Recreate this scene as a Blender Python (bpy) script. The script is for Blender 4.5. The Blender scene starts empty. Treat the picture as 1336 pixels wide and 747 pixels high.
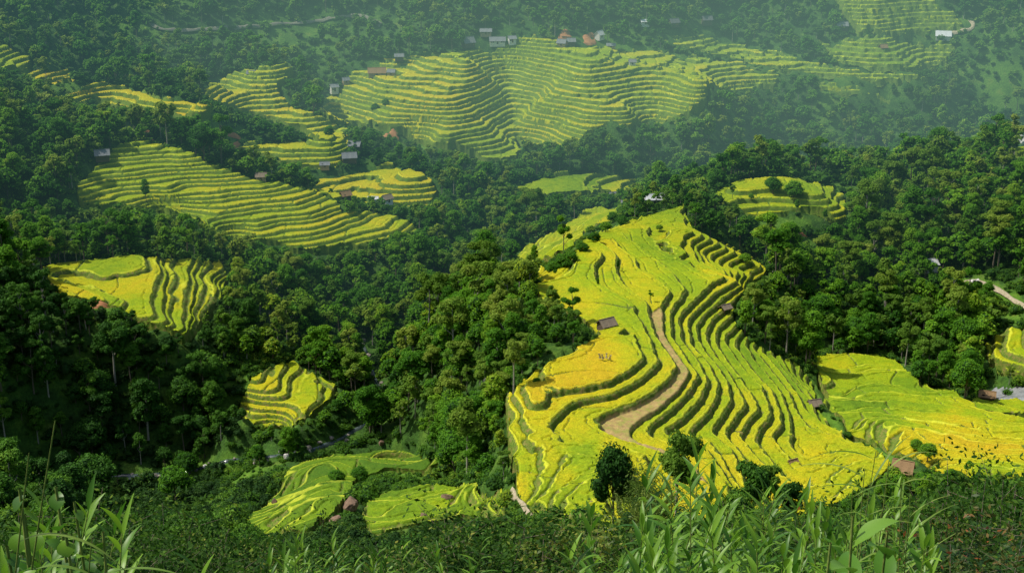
import bpy, math, random, time
import numpy as np
T0 = time.time()
rng = np.random.default_rng(7)
random.seed(7)
COL = bpy.context.scene.collection

# ------------------------------------------------------------------ camera geometry
F = 1336 * 50.0 / 36.0
PITCH = math.radians(20.0)
CP, SP = math.cos(PITCH), math.sin(PITCH)

def ray(px, py):
    px = np.asarray(px, float); py = np.asarray(py, float)
    x = (px - 668.0) / F; u = (373.5 - py) / F
    return np.stack([x, CP + u * SP, -SP + u * CP], -1)

def at_z(px, py, z):
    d = ray(px, py)
    return d * (np.asarray(z) / d[..., 2])[..., None]

def project(P):
    P = np.asarray(P, float)
    f = P[..., 1] * CP - P[..., 2] * SP
    r = P[..., 0]; u = P[..., 1] * SP + P[..., 2] * CP
    return 668 + F * r / f, 373.5 - F * u / f, f

# ------------------------------------------------------------------ the lie of the land
Z0, ST = -138.0, 1.3
SP_C = {   # contour lines of the terraced spur: level -> lines
 1: [[(804,430),(828,439),(840,461),(839,473),(823,487),(795,502),(758,510),(729,513),(710,511),(709,492),(713,477)]],
 2: [[(780,349),(782,366),(794,378),(813,390),(830,402),(836,416),(851,450),(857,466),(856,480),(850,487),(828,504),(799,519),(758,526),(741,533),(725,548),(725,564),(733,579),(795,586),(840,597),(865,625),(885,665)],
     [(672,514),(679,536),(686,562),(703,589),(707,616),(704,633),(693,652)]],
 3: [[(806,337),(809,361),(823,378),(840,392),(848,408),(857,442),(878,468),(884,480),(875,499),(851,516),(819,534),(785,545),(781,556),(795,567),(814,577),(850,590),(875,600),(895,625),(915,660)],
     [(671,560),(678,603),(677,650)]],
 4: [[(808,325),(825,337),(837,352),(868,376),(877,385),(866,407),(867,434),(878,456),(892,475),(899,490),(887,512),(868,528),(844,545),(824,562),(825,572),(839,581),(863,588),(890,597),(905,610),(930,640),(945,665)]],
 5: [[(820,315),(834,323),(863,347),(892,371),(897,379),(878,409),(878,425),(880,444),(902,478),(913,492),(902,514),(880,536),(851,561),(851,572),(861,577),(892,584),(908,594),(931,611),(955,638)]],
 6: [[(845,305),(868,330),(905,352),(931,364),(934,371),(916,388),(893,412),(889,425),(895,449),(916,480),(926,502),(916,526),(897,548),(872,565),(877,573),(899,579),(923,585),(945,615),(960,645)],
     [(905,305),(896,316),(900,332),(907,344)]],
 7: [[(965,371),(936,385),(908,412),(901,427),(904,451),(926,478),(939,504),(938,524),(924,545),(903,565),(905,573),(928,579),(944,604),(968,640)],
     [(917,308),(904,321),(911,338),(918,348)]],
 8: [[(963,378),(940,397),(920,415),(913,427),(913,446),(933,475),(952,499),(956,528),(943,548),(932,565),(936,573),(957,590),(975,634)],
     [(928,313),(911,327),(918,343),(928,351)]],
 9: [[(955,400),(935,417),(926,437),(928,454),(950,485),(966,511),(975,533),(962,550),(950,565),(952,576),(966,591),(988,625),(1005,665)],
     [(940,320),(921,330),(926,343),(938,353)]],
 10:[[(958,415),(939,432),(938,451),(962,490),(984,516),(992,538),(979,555),(968,571),(974,581),(1000,612),(1012,638),(1040,655),(1080,653),(1110,630),(1130,610)],
     [(949,326),(931,337),(935,347),(945,354)]],
 11:[[(957,435),(951,451),(974,485),(998,507),(1006,528),(1008,548),(989,572),(991,583),(1013,611),(1028,628),(1047,636),(1075,634),(1088,621),(1105,608),(1128,602)],
     [(961,331),(942,343),(945,351),(955,356)]],
 12:[[(966,442),(963,455),(988,490),(1012,515),(1021,540),(1024,557),(1013,570),(1015,579),(1030,598),(1043,611),(1058,615),(1077,609),(1100,595),(1125,595)],
     [(972,338),(954,348),(957,353),(966,358)]],
 13:[[(975,450),(985,470),(1005,492),(1025,520),(1032,542),(1036,574),(1041,591),(1058,602),(1077,596),(1100,584),(1122,590)],
     [(984,345),(966,354),(974,359)]],
 14:[[(985,457),(1005,480),(1030,512),(1047,546),(1060,562),(1081,568),(1100,574),(1118,584)],
     [(995,352),(982,360)]],
 15:[[(997,463),(1020,485),(1040,512),(1055,537),(1075,556),(1100,568)]],
 16:[[(1010,466),(1035,495),(1050,515),(1065,535)]],
 1.001:  [[(695,663),(714,639),(729,609),(733,592),(760,595),(800,600),(825,620),(850,670)]],
 0: [[(714,663),(734,637),(757,620),(787,609),(810,625),(830,670)]],
 -1: [[(729,671),(746,641),(766,628),(790,622),(803,640),(812,675)]],
 -2: [[(751,672),(770,650),(790,648),(800,674)]],
}
PTS = []   # world x y z
def add(px, py, z): PTS.append(tuple(at_z(px, py, z)))
def dens(line, step):
    out = []
    for (a, b), (c, d) in zip(line[:-1], line[1:]):
        n = max(1, int(math.hypot(c - a, d - b) / step))
        for i in range(n): out.append((a + (c - a) * i / n, b + (d - b) * i / n))
    out.append(line[-1]); return out
for k, lines in SP_C.items():
    for L in lines:
        for (x, y) in dens(L, 9): add(x, y, Z0 - ST * k)
for x, y, k in [(765,480,.5),(800,455,.5),(740,495,.5),(780,450,.6),(730,490,.7),(722,480,.7),(695,500,1.5),(700,540,1.5),(720,540,1.5),(695,575,1.6),(720,575,1.6),(712,600,1.5),(750,335,1.7),(720,372,1.5),(740,400,1.5),(770,400,1.5),(800,420,1.5),(770,320,2.6),(790,308,4.1),(815,299,5.4),(830,296,5.9),(855,288,6.4),(880,280,6.5),(870,272,6.5),(888,270,6.5),(845,282,6.4),(870,300,6.3),(860,310,6.2),(888,298,6.4),(893,285,6.6),(705,392,1.8),(715,398,1.8),(735,412,1.8),(760,425,1.7),(715,380,1.6),(730,395,1.6),(778,670,-2.6),(760,350,1.5),(690,378,1.7),(690,600,2.4),(690,640,2.5),(668,530,2.5),(672,550,2.45),(678,575,2.4),(684,600,2.4),(686,625,2.5),(684,645,2.6),(664,560,2.9),(670,600,2.9),(672,630,2.9),(662,520,2.6),(672,505,1.85),(685,500,1.6),(700,485,1.5),(715,470,1.3),(735,462,1.1),(760,450,.9),(820,440,1.5),(845,455,1.5)]:
    add(x, y, Z0 - ST * k)
def C(z, *pp):
    for x, y in dens(list(pp), 40): add(x, y, z)
# far centre slope: two terraced lobes with a gully between
C(-152,(500,75),(560,79),(620,84),(665,70),(700,73),(760,86))
C(-160,(440,100),(500,105),(560,113),(620,114),(664,92),(720,104),(780,115),(850,108),(930,115))
C(-168,(420,125),(500,138),(560,147),(620,141),(660,122),(700,135),(760,148),(820,148),(880,138),(925,140))
C(-176,(430,155),(520,172),(580,180),(640,169),(680,152),(720,165),(760,178),(830,172),(880,166))
C(-184,(540,195),(600,204),(650,201),(690,183)); C(-180.5,(740,191),(800,190),(860,176))
# terraces left of centre
for x, ya, za, yb, zb in ((100,238,-156,264,-160.5),(125,215,-153,268,-162),(150,192,-150,271,-163.5),(190,187,-150,276,-165.5),(220,195,-152,281,-167),(250,206,-154.5,288,-169),(290,223,-158,311,-172.5),(330,236,-161,320,-175),(365,240,-162.5,324,-177),(400,243,-164,330,-178.5),(440,262,-169.5,330,-179.5),(470,279,-174,324,-179.5),(500,280,-175.5,316,-179),(540,292,-177.5,306,-179)):
    for t in (0, .25, .5, .75, 1): add(x, ya + (yb - ya) * t, za + (zb - za) * t)
C(-166,(300,195),(380,190),(430,195)); C(-171,(340,215),(420,215),(455,208)); C(-175,(410,230),(470,222),(540,230)); C(-179,(420,252),(500,252),(570,245)); C(-183,(510,275),(580,262))
C(-150,(280,110),(340,100),(385,92)); C(-158,(285,125),(340,130),(385,120)); C(-163,(330,150),(380,152),(410,150)); C(-168,(390,175),(450,180))
C(-141,(40,97),(100,103)); C(-147,(85,115),(150,115),(220,132),(270,140)); C(-152,(120,135),(200,150),(285,152))
# yellow shoulder at left
C(-163.1,(60,352),(100,347),(150,341),(190,339)); C(-163.3,(70,362),(110,370),(145,382),(170,398)); C(-163.2,(110,356),(150,362),(170,355),(195,350))
C(-164,(200,352),(196,372),(189,392),(178,412)); C(-165.1,(210,350),(209,372),(206,395),(198,420)); C(-166.3,(218,348),(221,382),(220,408),(213,428))
C(-167.4,(234,347),(238,388),(232,420),(226,432)); C(-168.6,(251,347),(249,385),(246,415),(239,436)); C(-169.7,(268,345),(260,385),(252,410),(246,438)); C(-170.9,(284,345),(275,378),(266,400),(262,420)); C(-172.4,(296,355),(290,380),(284,398))
# small yellow terraces above the stream
C(-184.00,(325,545),(335,500),(350,480)); C(-185.20,(345,555),(350,510),(372,478)); C(-186.40,(378,555),(362,520),(378,495),(395,480)); C(-187.60,(400,545),(392,515),(400,500),(425,505)); C(-188.80,(430,530),(440,510))
# fields at lower left, rising towards the viewer
C(-195,(400,592),(460,585),(500,575),(545,590)); C(-187,(370,620),(420,602),(480,600),(540,598)); C(-178,(355,650),(385,630),(420,615),(450,625),(560,625),(610,632))
C(-168,(352,675),(390,650),(435,635),(480,660),(540,645),(575,643)); C(-160,(480,676),(530,662),(580,656),(612,640)); C(-158,(365,690),(410,670),(445,655)); C(-152.5,(500,690),(560,678),(610,670),(640,655),(655,642)); C(-147.5,(400,708),(460,706),(540,700),(600,690),(640,680),(662,662))
# right hand fields
C(-171,(1060,470),(1120,466),(1170,476)); C(-168.5,(1075,487),(1130,490),(1200,492),(1220,515)); C(-166.5,(1070,510),(1110,500),(1170,502),(1240,512)); C(-164.5,(1090,522),(1140,516),(1200,520),(1260,530))
C(-162.5,(1088,538),(1105,522),(1160,528),(1230,535),(1290,545)); C(-160,(1102,556),(1120,540),(1160,545),(1230,550),(1300,560),(1336,562)); C(-157.5,(1125,565),(1140,550),(1190,553),(1240,565),(1300,575),(1336,578))
C(-154.5,(1155,590),(1180,566),(1220,578),(1280,588),(1336,588)); C(-151.5,(1200,600),(1240,592),(1300,602),(1336,606)); C(-148.5,(1220,618),(1280,618),(1336,622))
BASE = """
1310 185 -197  1220 200 -197  1150 205 -197  1050 225 -194  960 240 -193  870 262 -190  780 262 -190  640 300 -190  600 350 -191
480 450 -193  490 500 -195  500 540 -196  440 580 -197  350 600 -199  160 625 -201  60 630 -202  0 640 -200  520 400 -190
668 0 -127  500 0 -128  300 0 -125  0 0 -115  150 0 -120  850 0 -130  1000 0 -133  1150 0 -131  1336 0 -133
600 50 -144  400 50 -145  200 50 -137  0 60 -130  800 60 -150  950 60 -155  1080 60 -154  1200 60 -156  1336 80 -160
1000 100 -164  1120 110 -168  1200 110 -168  1336 130 -180  1000 140 -178  1150 160 -187  1250 160 -190  870 200 -188  950 180 -185
0 110 -137  0 150 -140  60 170 -148  130 170 -152  0 200 -145  50 250 -157  0 300 -160  60 300 -167  150 310 -174  
220 310 -177  0 350 -156  0 400 -159  0 450 -164  0 500 -170  0 560 -183  80 480 -172  100 540 -185  160 500 -180  60 400 -160  200 560 -192  280 500 -184  290 450 -180
320 400 -182  350 350 -183  400 400 -187  400 450 -188  300 560 -193  260 600 -199  450 370 -189  300 330 -179
620 400 -162  560 440 -176  550 550 -186  600 560 -176  640 600 -158  645 500 -150  697 447 -141.5  735 418 -141  600 480 -168  680 400 -156  560 500 -182
600 620 -172  648 622 -156  560 378 -185  600 378 -183  640 370 -180  750 310 -170  700 330 -172  670 342 -173  810 278 -170  770 290 -170  690 355 -169  740 330 -156  790 305 -153  700 300 -184
840 268 -172  905 255 -158  950 290 -154  940 330 -158  985 330 -163  1000 240 -150  960 245 -151  920 262 -153  1030 250 -151  1060 246 -151.5  1085 265 -155  1100 280 -159  1030 290 -157  1050 320 -163  1050 350 -168  1000 225 -160  1100 235 -172  980 300 -158
990 390 -161  1000 430 -163  1030 460 -166  1060 440 -170  1100 400 -171  1100 450 -173  1100 350 -170  1100 300 -166  1160 320 -166
1250 215 -155  1336 200 -146  1200 230 -160  1336 250 -150  1250 280 -158  1200 350 -166  1250 350 -164  1336 350 -158  1200 420 -171  1260 400 -167  1320 380 -163  1336 440 -163  1290 460 -168  1200 460 -173  1300 515 -174  1250 510 -172  1310 470 -166 1336 540 -166 1336 515 -170
1060 490 -164  1068 520 -161  1080 560 -160  1110 580 -158  1130 600 -155  1180 615 -152  1150 620 -150
200 700 -167  50 740 -142  300 640 -182  200 650 -187  100 670 -182  0 700 -160  300 720 -152  250 745 -138  330 600 -197  30 660 -190
700 690 -143  900 690 -137  1000 680 -145  1100 670 -146  1200 660 -146  1300 660 -143  800 700 -131  1170 640 -148
"""
v = [float(a) for a in BASE.split()]
for i in range(0, len(v), 3): add(v[i], v[i+1], v[i+2])
for X in (-160, -80, -30, 0, 30, 80, 160):
    for Y, z in ((3, -4.3), (15, -12), (60, -43), (120, -80), (180, -112), (-60, 20)):
        PTS.append((X, Y, z - (0 if Y < 1 else abs(X) * .02)))
for X in (-420, -250, 0, 250, 420):
    PTS.append((X, 1150, -60)); PTS.append((X, 1300, -20))
for X, Y, z in ((-450,200,-100),(-450,500,-110),(-500,800,-80),(-600,1100,-40),(480,200,-110),(480,500,-120),(560,800,-150),(640,1100,-60),(-250,300,-150),(260,280,-145),(-500,-50,20),(500,-50,20)):
    PTS.append((X, Y, z))
P = np.array(PTS)
# drop near-duplicates
keep = []
cell = {}
for i, p in enumerate(P):
    k = (round(p[0] / .7), round(p[1] / .7))
    if k in cell: continue
    cell[k] = 1; keep.append(i)
P = P[keep]
SC = 100.0
XY = P[:, :2] / SC; ZZ = P[:, 2]
def phi(r2): return 0.5 * r2 * np.log(r2 + 1e-12)
n = len(P)
D2 = ((XY[:, None, :] - XY[None]) ** 2).sum(-1)
A = np.zeros((n + 3, n + 3)); A[:n, :n] = phi(D2) + np.eye(n) * 2e-4
A[:n, n] = 1; A[:n, n+1:] = XY; A[n, :n] = 1; A[n+1:, :n] = XY.T
W = np.linalg.solve(A, np.concatenate([ZZ, [0, 0, 0]])).astype(np.float32)
XYf = XY.astype(np.float32)
def tps(x, y):
    x = (np.ravel(x) / SC).astype(np.float32); y = (np.ravel(y) / SC).astype(np.float32)
    out = np.empty(len(x), np.float64)
    for s in range(0, len(x), 20000):
        a = x[s:s+20000, None] - XYf[:, 0]; b = y[s:s+20000, None] - XYf[:, 1]
        a *= a; b *= b; a += b; a += 1e-10
        b = np.log(a); b *= a; b *= .5
        out[s:s+20000] = b @ W[:n] + W[n] + W[n+1] * x[s:s+20000] + W[n+2] * y[s:s+20000]
    return out

class Grid:
    def __init__(g, x0, x1, y0, y1, h):
        g.x0, g.y0, g.h = x0, y0, h
        g.nx = int((x1 - x0) / h) + 1; g.ny = int((y1 - y0) / h) + 1
        gx, gy = np.meshgrid(x0 + np.arange(g.nx) * h, y0 + np.arange(g.ny) * h)
        g.z = tps(gx, gy).reshape(g.ny, g.nx)
    def __call__(g, x, y, arr=None):
        arr = g.z if arr is None else arr
        u = np.clip((np.asarray(x) - g.x0) / g.h, 0, g.nx - 1.001); w = np.clip((np.asarray(y) - g.y0) / g.h, 0, g.ny - 1.001)
        i = u.astype(int); j = w.astype(int); u = u - i; w = w - j
        return (arr[j, i] * (1-u) + arr[j, i+1] * u) * (1-w) + (arr[j+1, i] * (1-u) + arr[j+1, i+1] * u) * w
H = Grid(-560, 560, -60, 1200, 3.0)

# smooth value noise in world space
def vnoise(x, y, s, seed=0):
    r = np.random.default_rng(seed).random((128, 128))
    u = np.asarray(x) / s + 1000.3; w = np.asarray(y) / s + 1000.7
    i = np.floor(u).astype(int); j = np.floor(w).astype(int); u = u - i; w = w - j
    u = u*u*(3-2*u); w = w*w*(3-2*w); i %= 128; j %= 128; i1 = (i+1) % 128; j1 = (j+1) % 128
    return ((r[j, i]*(1-u) + r[j, i1]*u)*(1-w) + (r[j1, i]*(1-u) + r[j1, i1]*u)*w) * 2 - 1

def hit(px, py, off=0.0):
    """where a sight line through a point of the photograph meets the land"""
    px = np.atleast_1d(np.asarray(px, float)); py = np.atleast_1d(np.asarray(py, float))
    d = ray(px, py); d = d / d[:, 1:2]
    res = np.full(len(px), np.nan)
    Y = np.full(len(px), 30.0)
    done = np.zeros(len(px), bool)
    for _ in range(1600):
        below = (d[:, 2] * Y) < (H(d[:, 0] * Y, Y) + off)
        done |= below
        Y = np.where(done, Y, Y + np.where(Y < 600, .6, 1.0))
        if done.all(): break
    return np.stack([d[:, 0] * Y, Y, d[:, 2] * Y], -1)

def inside(x, y, poly):
    x = np.asarray(x); y = np.asarray(y); c = np.zeros(x.shape, bool)
    n = len(poly)
    for i in range(n):
        x1, y1 = poly[i]; x2, y2 = poly[(i+1) % n]
        if y1 == y2: continue
        c ^= ((y1 > y) != (y2 > y)) & (x < (x2 - x1) * (y - y1) / (y2 - y1) + x1)
    return c
def world_poly(pix):
    L = dens(list(pix) + [pix[0]], 6)[:-1]
    a = np.array(L); w = hit(a[:, 0], a[:, 1])
    return w[:, :2]
print('terrain', n, round(time.time() - T0, 1))
# ------------------------------------------------------------------ materials
def new_mat(name):
    m = bpy.data.materials.new(name); m.use_nodes = True
    nt = m.node_tree; nt.nodes.clear()
    return m, nt
def N(nt, t, **kw):
    n = nt.nodes.new(t)
    for k, v in kw.items():
        if k.startswith('i_'):
            key = k[2:]; key = int(key) if key.isdigit() else key.replace('_', ' ')
            n.inputs[key].default_value = v
        else: setattr(n, k, v)
    return n
def ramp(nt, fac, stops):
    r = nt.nodes.new('ShaderNodeValToRGB'); e = r.color_ramp.elements
    e[0].position, e[0].color = stops[0][0], (*stops[0][1], 1); e[1].position, e[1].color = stops[1][0], (*stops[1][1], 1)
    for p, c in stops[2:]:
        q = e.new(p); q.color = (*c, 1)
    nt.links.new(fac, r.inputs[0]); return r.outputs[0]
def mix(nt, a, b, fac, mode='MIX'):
    m = nt.nodes.new('ShaderNodeMix'); m.data_type = 'RGBA'; m.blend_type = mode
    for s, v in ((m.inputs[0], fac), (m.inputs[6], a), (m.inputs[7], b)):
        if isinstance(v, bpy.types.NodeSocket): nt.links.new(v, s)
        elif isinstance(v, tuple): s.default_value = (*v, 1) if len(v) == 3 else v
        else: s.default_value = v
    return m.outputs[2]
def noise(nt, scale, detail=3, rough=.55, vec=None):
    n = N(nt, 'ShaderNodeTexNoise', i_Scale=scale, i_Detail=detail, i_Roughness=rough)
    if vec is None:
        vec = nt.nodes.new('ShaderNodeNewGeometry').outputs['Position']
    nt.links.new(vec, n.inputs['Vector'])
    return n.outputs['Fac']
def mrange(nt, v, a, b, c=0., d=1.):
    n = N(nt, 'ShaderNodeMapRange'); nt.links.new(v, n.inputs[0])
    for i, q in enumerate((a, b, c, d)): n.inputs[i+1].default_value = q
    return n.outputs[0]
def finish(nt, col, rough=.8, transl=0., bumpsock=None, bstr=.5, bdist=.2, spec=.15, tcol=None):
    out = nt.nodes.new('ShaderNodeOutputMaterial')
    b = nt.nodes.new('ShaderNodeBsdfPrincipled'); b.inputs['Roughness'].default_value = rough
    b.inputs['Specular IOR Level'].default_value = spec
    if isinstance(col, tuple): b.inputs['Base Color'].default_value = (*col, 1)
    else: nt.links.new(col, b.inputs['Base Color'])
    nrm = None
    if bumpsock is not None:
        bp = N(nt, 'ShaderNodeBump', i_Strength=bstr, i_Distance=bdist); nt.links.new(bumpsock, bp.inputs['Height'])
        nt.links.new(bp.outputs[0], b.inputs['Normal']); nrm = bp.outputs[0]
    sh = b.outputs[0]
    if transl > 0:
        t = nt.nodes.new('ShaderNodeBsdfTranslucent')
        c = tcol if tcol is not None else col
        if isinstance(c, tuple): t.inputs[0].default_value = (*c, 1)
        else: nt.links.new(c, t.inputs[0])
        m = N(nt, 'ShaderNodeMixShader'); m.inputs[0].default_value = transl
        nt.links.new(sh, m.inputs[1]); nt.links.new(t.outputs[0], m.inputs[2]); sh = m.outputs[0]
    nt.links.new(sh, out.inputs['Surface'])
def attr(nt, name, out='Fac'):
    a = N(nt, 'ShaderNodeAttribute', attribute_name=name); return a.outputs[out]

def rice_material():
    m, nt = new_mat('rice')
    hue = attr(nt, 'hue'); tone = attr(nt, 'tone')
    big = noise(nt, .035, 3, .6); mid = noise(nt, .35, 4, .65); fine = noise(nt, 3.2, 3, .7)
    s = N(nt, 'ShaderNodeMath', operation='ADD'); nt.links.new(hue, s.inputs[0])
    q = mrange(nt, big, .3, .7, -.17, .13); nt.links.new(q, s.inputs[1])
    s2 = N(nt, 'ShaderNodeMath', operation='ADD'); nt.links.new(s.outputs[0], s2.inputs[0])
    q = mrange(nt, mid, .3, .7, -.10, .10); nt.links.new(q, s2.inputs[1])
    s3 = N(nt, 'ShaderNodeMath', operation='ADD'); nt.links.new(s2.outputs[0], s3.inputs[0])
    q = mrange(nt, tone, 0, 1, -.17, .17); nt.links.new(q, s3.inputs[1])
    c = ramp(nt, s3.outputs[0], [(0, (.09, .20, .012)), (.3, (.22, .36, .010)), (.52, (.37, .48, .008)), (.78, (.62, .55, .010)), (1., (.68, .48, .014))])
    c = mix(nt, c, mrange(nt, fine, .25, .75, .42, 1.3), 1.0, 'MULTIPLY')
    rm = attr(nt, 'rim'); c = mix(nt, c, (.88, .90, .88), 1.0, 'MULTIPLY'); c = mix(nt, c, mix(nt, c, (.74, .78, .06), .55), mrange(nt, rm, .1, .7, 0, 1)); c = mix(nt, c, (.10, .17, .01), mrange(nt, rm, -.1, -1, 0, .6))  # sunlit lip and shaded inner line and foot painted into the rice colour
    sp = noise(nt, 2.0, 3, .7)
    c = mix(nt, c, (.16, .17, .012), mrange(nt, sp, .58, .74, 0, .7))
    finish(nt, c, .75, .2, fine, .6, .25)
    return m
def bank_material(farb=False):
    m, nt = new_mat('pale_grassy_bank' if farb else 'grassy_bank')
    a = noise(nt, .8, 4, .7); b = noise(nt, 4., 3, .7); so = attr(nt, 'soil')
    c = ramp(nt, a, [(.3, (.05, .11, .012)), (.45, (.11, .18, .018)), (.56, (.17, .19, .035)), (.68, (.24, .18, .07))])
    if farb: c = mix(nt, c, (.22, .36, .04), .6)
    c = mix(nt, c, mrange(nt, b, .25, .75, .45, 1.3), 1.0, 'MULTIPLY')
    sc = ramp(nt, noise(nt, .9, 5, .75), [(.3, (.22, .15, .06)), (.55, (.40, .29, .11)), (.75, (.50, .38, .16))])
    sc = mix(nt, sc, (.20, .24, .04), mrange(nt, noise(nt, .45, 4, .7), .46, .62, 0, .8))
    c = mix(nt, c, sc, so)
    finish(nt, c, .9, .3 if farb else 0, b, .7, .3)
    return m
def ground_material():
    m, nt = new_mat('forest_floor')
    a = noise(nt, .12, 5, .65); b = noise(nt, 1.2, 4, .7)
    c = ramp(nt, a, [(.3, (.02, .05, .010)), (.5, (.04, .10, .014)), (.65, (.09, .17, .02)), (.8, (.15, .15, .045))])
    c = mix(nt, c, mrange(nt, b, .25, .75, .4, 1.4), 1.0, 'MULTIPLY')
    g = attr(nt, 'grass')
    gc = ramp(nt, noise(nt, .2, 5, .7), [(.3, (.05, .12, .012)), (.55, (.09, .19, .018)), (.75, (.17, .21, .035))])
    gc = mix(nt, gc, mrange(nt, b, .25, .75, .6, 1.3), 1.0, 'MULTIPLY')
    c = mix(nt, c, gc, g)
    finish(nt, c, .95, 0, b, .8, .6)
    return m
M_RICE, M_BANK, M_BANKF, M_GROUND = rice_material(), bank_material(), bank_material(True), ground_material()

# ------------------------------------------------------------------ mesh from numpy
def mesh_np(name, verts, faces, mats=(), smooth=True, fattr=None, vattr=None, midx=None):
    verts = np.asarray(verts, np.float32); faces = np.asarray(faces, np.int32)
    me = bpy.data.meshes.new(name); k = faces.shape[1]
    me.vertices.add(len(verts)); me.vertices.foreach_set('co', verts.ravel())
    me.loops.add(faces.size); me.loops.foreach_set('vertex_index', faces.ravel())
    me.polygons.add(len(faces)); me.polygons.foreach_set('loop_start', np.arange(0, faces.size, k, dtype=np.int32))
    if smooth: me.polygons.foreach_set('use_smooth', np.ones(len(faces), bool))
    for m in mats: me.materials.append(m)
    if midx is not None: me.polygons.foreach_set('material_index', np.asarray(midx, np.int32))
    me.update(calc_edges=True)
    for nm, arr in (vattr or {}).items():
        a = me.attributes.new(nm, 'FLOAT', 'POINT'); a.data.foreach_set('value', np.asarray(arr, np.float32))
    for nm, arr in (fattr or {}).items():
        a = me.attributes.new(nm, 'FLOAT', 'FACE'); a.data.foreach_set('value', np.asarray(arr, np.float32))
    return me
def link(name, me, parent=None, **props):
    o = bpy.data.objects.new(name, me); COL.objects.link(o)
    if parent is not None: o.parent = parent
    for k, v in props.items(): o[k] = v
    return o
def compact(verts, faces, *arrs):
    used = np.unique(faces); mp = np.full(len(verts), -1, np.int64); mp[used] = np.arange(len(used))
    return [verts[used], mp[faces]] + [a[used] for a in arrs]

# ------------------------------------------------------------------ ripeness of the rice (0 green .. 1 gold)
HUE = [(780,470,.92),(730,500,.9),(745,390,.82),(780,340,.62),(830,350,.52),(860,380,.5),(850,320,.5),(880,350,.42),(840,370,.6),(800,330,.66),(860,285,.42),(880,280,.4),(880,310,.7),(940,340,.6),(985,358,.68),(850,400,.6),(690,560,.74),(720,590,.74),(680,640,.72),(740,560,.8),(800,590,.82),(760,600,.42),(740,630,.5),(760,660,.5),(700,640,.4),
 (880,460,.6),(900,500,.66),(930,540,.62),(960,540,.6),(930,440,.42),(960,480,.36),(990,480,.42),(1010,520,.5),(1040,490,.4),(1060,540,.42),(1000,570,.7),(1050,600,.74),(1020,630,.74),(1100,600,.56),(1130,620,.42),(900,600,.78),(920,640,.78),(950,600,.7),(870,640,.85),(830,420,.6),
 (1110,480,.52),(1150,500,.5),(1090,500,.58),(1200,520,.5),(1110,530,.36),(1150,550,.32),(1180,575,.92),(1250,580,.9),(1300,590,.92),(1200,600,.9),(1250,600,.9),(1290,620,.45),(1300,545,.6),(1336,540,.6),(1310,450,.6),
 (100,350,.7),(170,360,.72),(230,380,.7),(270,370,.55),(250,430,.42),(180,400,.55),(140,350,.6),(375,515,.72),(400,600,.12),(420,660,.14),(380,640,.12),(520,600,.06),(500,660,.26),(600,655,.26),
 (150,210,.45),(250,230,.42),(180,250,.42),(350,280,.5),(420,300,.62),(480,300,.66),(400,200,.5),(440,240,.56),(530,255,.42),(510,240,.55),
 (480,100,.5),(560,100,.5),(540,150,.58),(600,150,.54),(620,190,.34),(470,150,.42),(700,100,.42),(760,140,.4),(720,180,.5),(850,120,.4),(900,130,.42),(850,90,.36),(950,95,.34),(680,70,.36),(620,110,.42),
 (340,110,.42),(360,140,.56),(420,165,.5),(150,120,.6),(230,138,.5),(60,100,.64),(20,80,.3),(940,60,.22),(1050,80,.25),(1110,118,.3),(1180,20,.2),(1150,70,.16),(1000,240,.62),(1070,255,.4),(1095,270,.55),(740,310,.62),(790,280,.6),(600,375,.12),(750,240,.12),(1350,198,.3)]
HA = np.array(HUE)
def hue_at(x, y, z):
    px, py, f = project(np.stack([x, y, z], -1))
    num = np.zeros(len(px)); den = np.zeros(len(px))
    for a, b, h in HUE:
        w = 1. / ((px - a)**2 + ((py - b)*1.3)**2 + 60.)**1.7
        num += w * h; den += w
    return num / den

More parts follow.
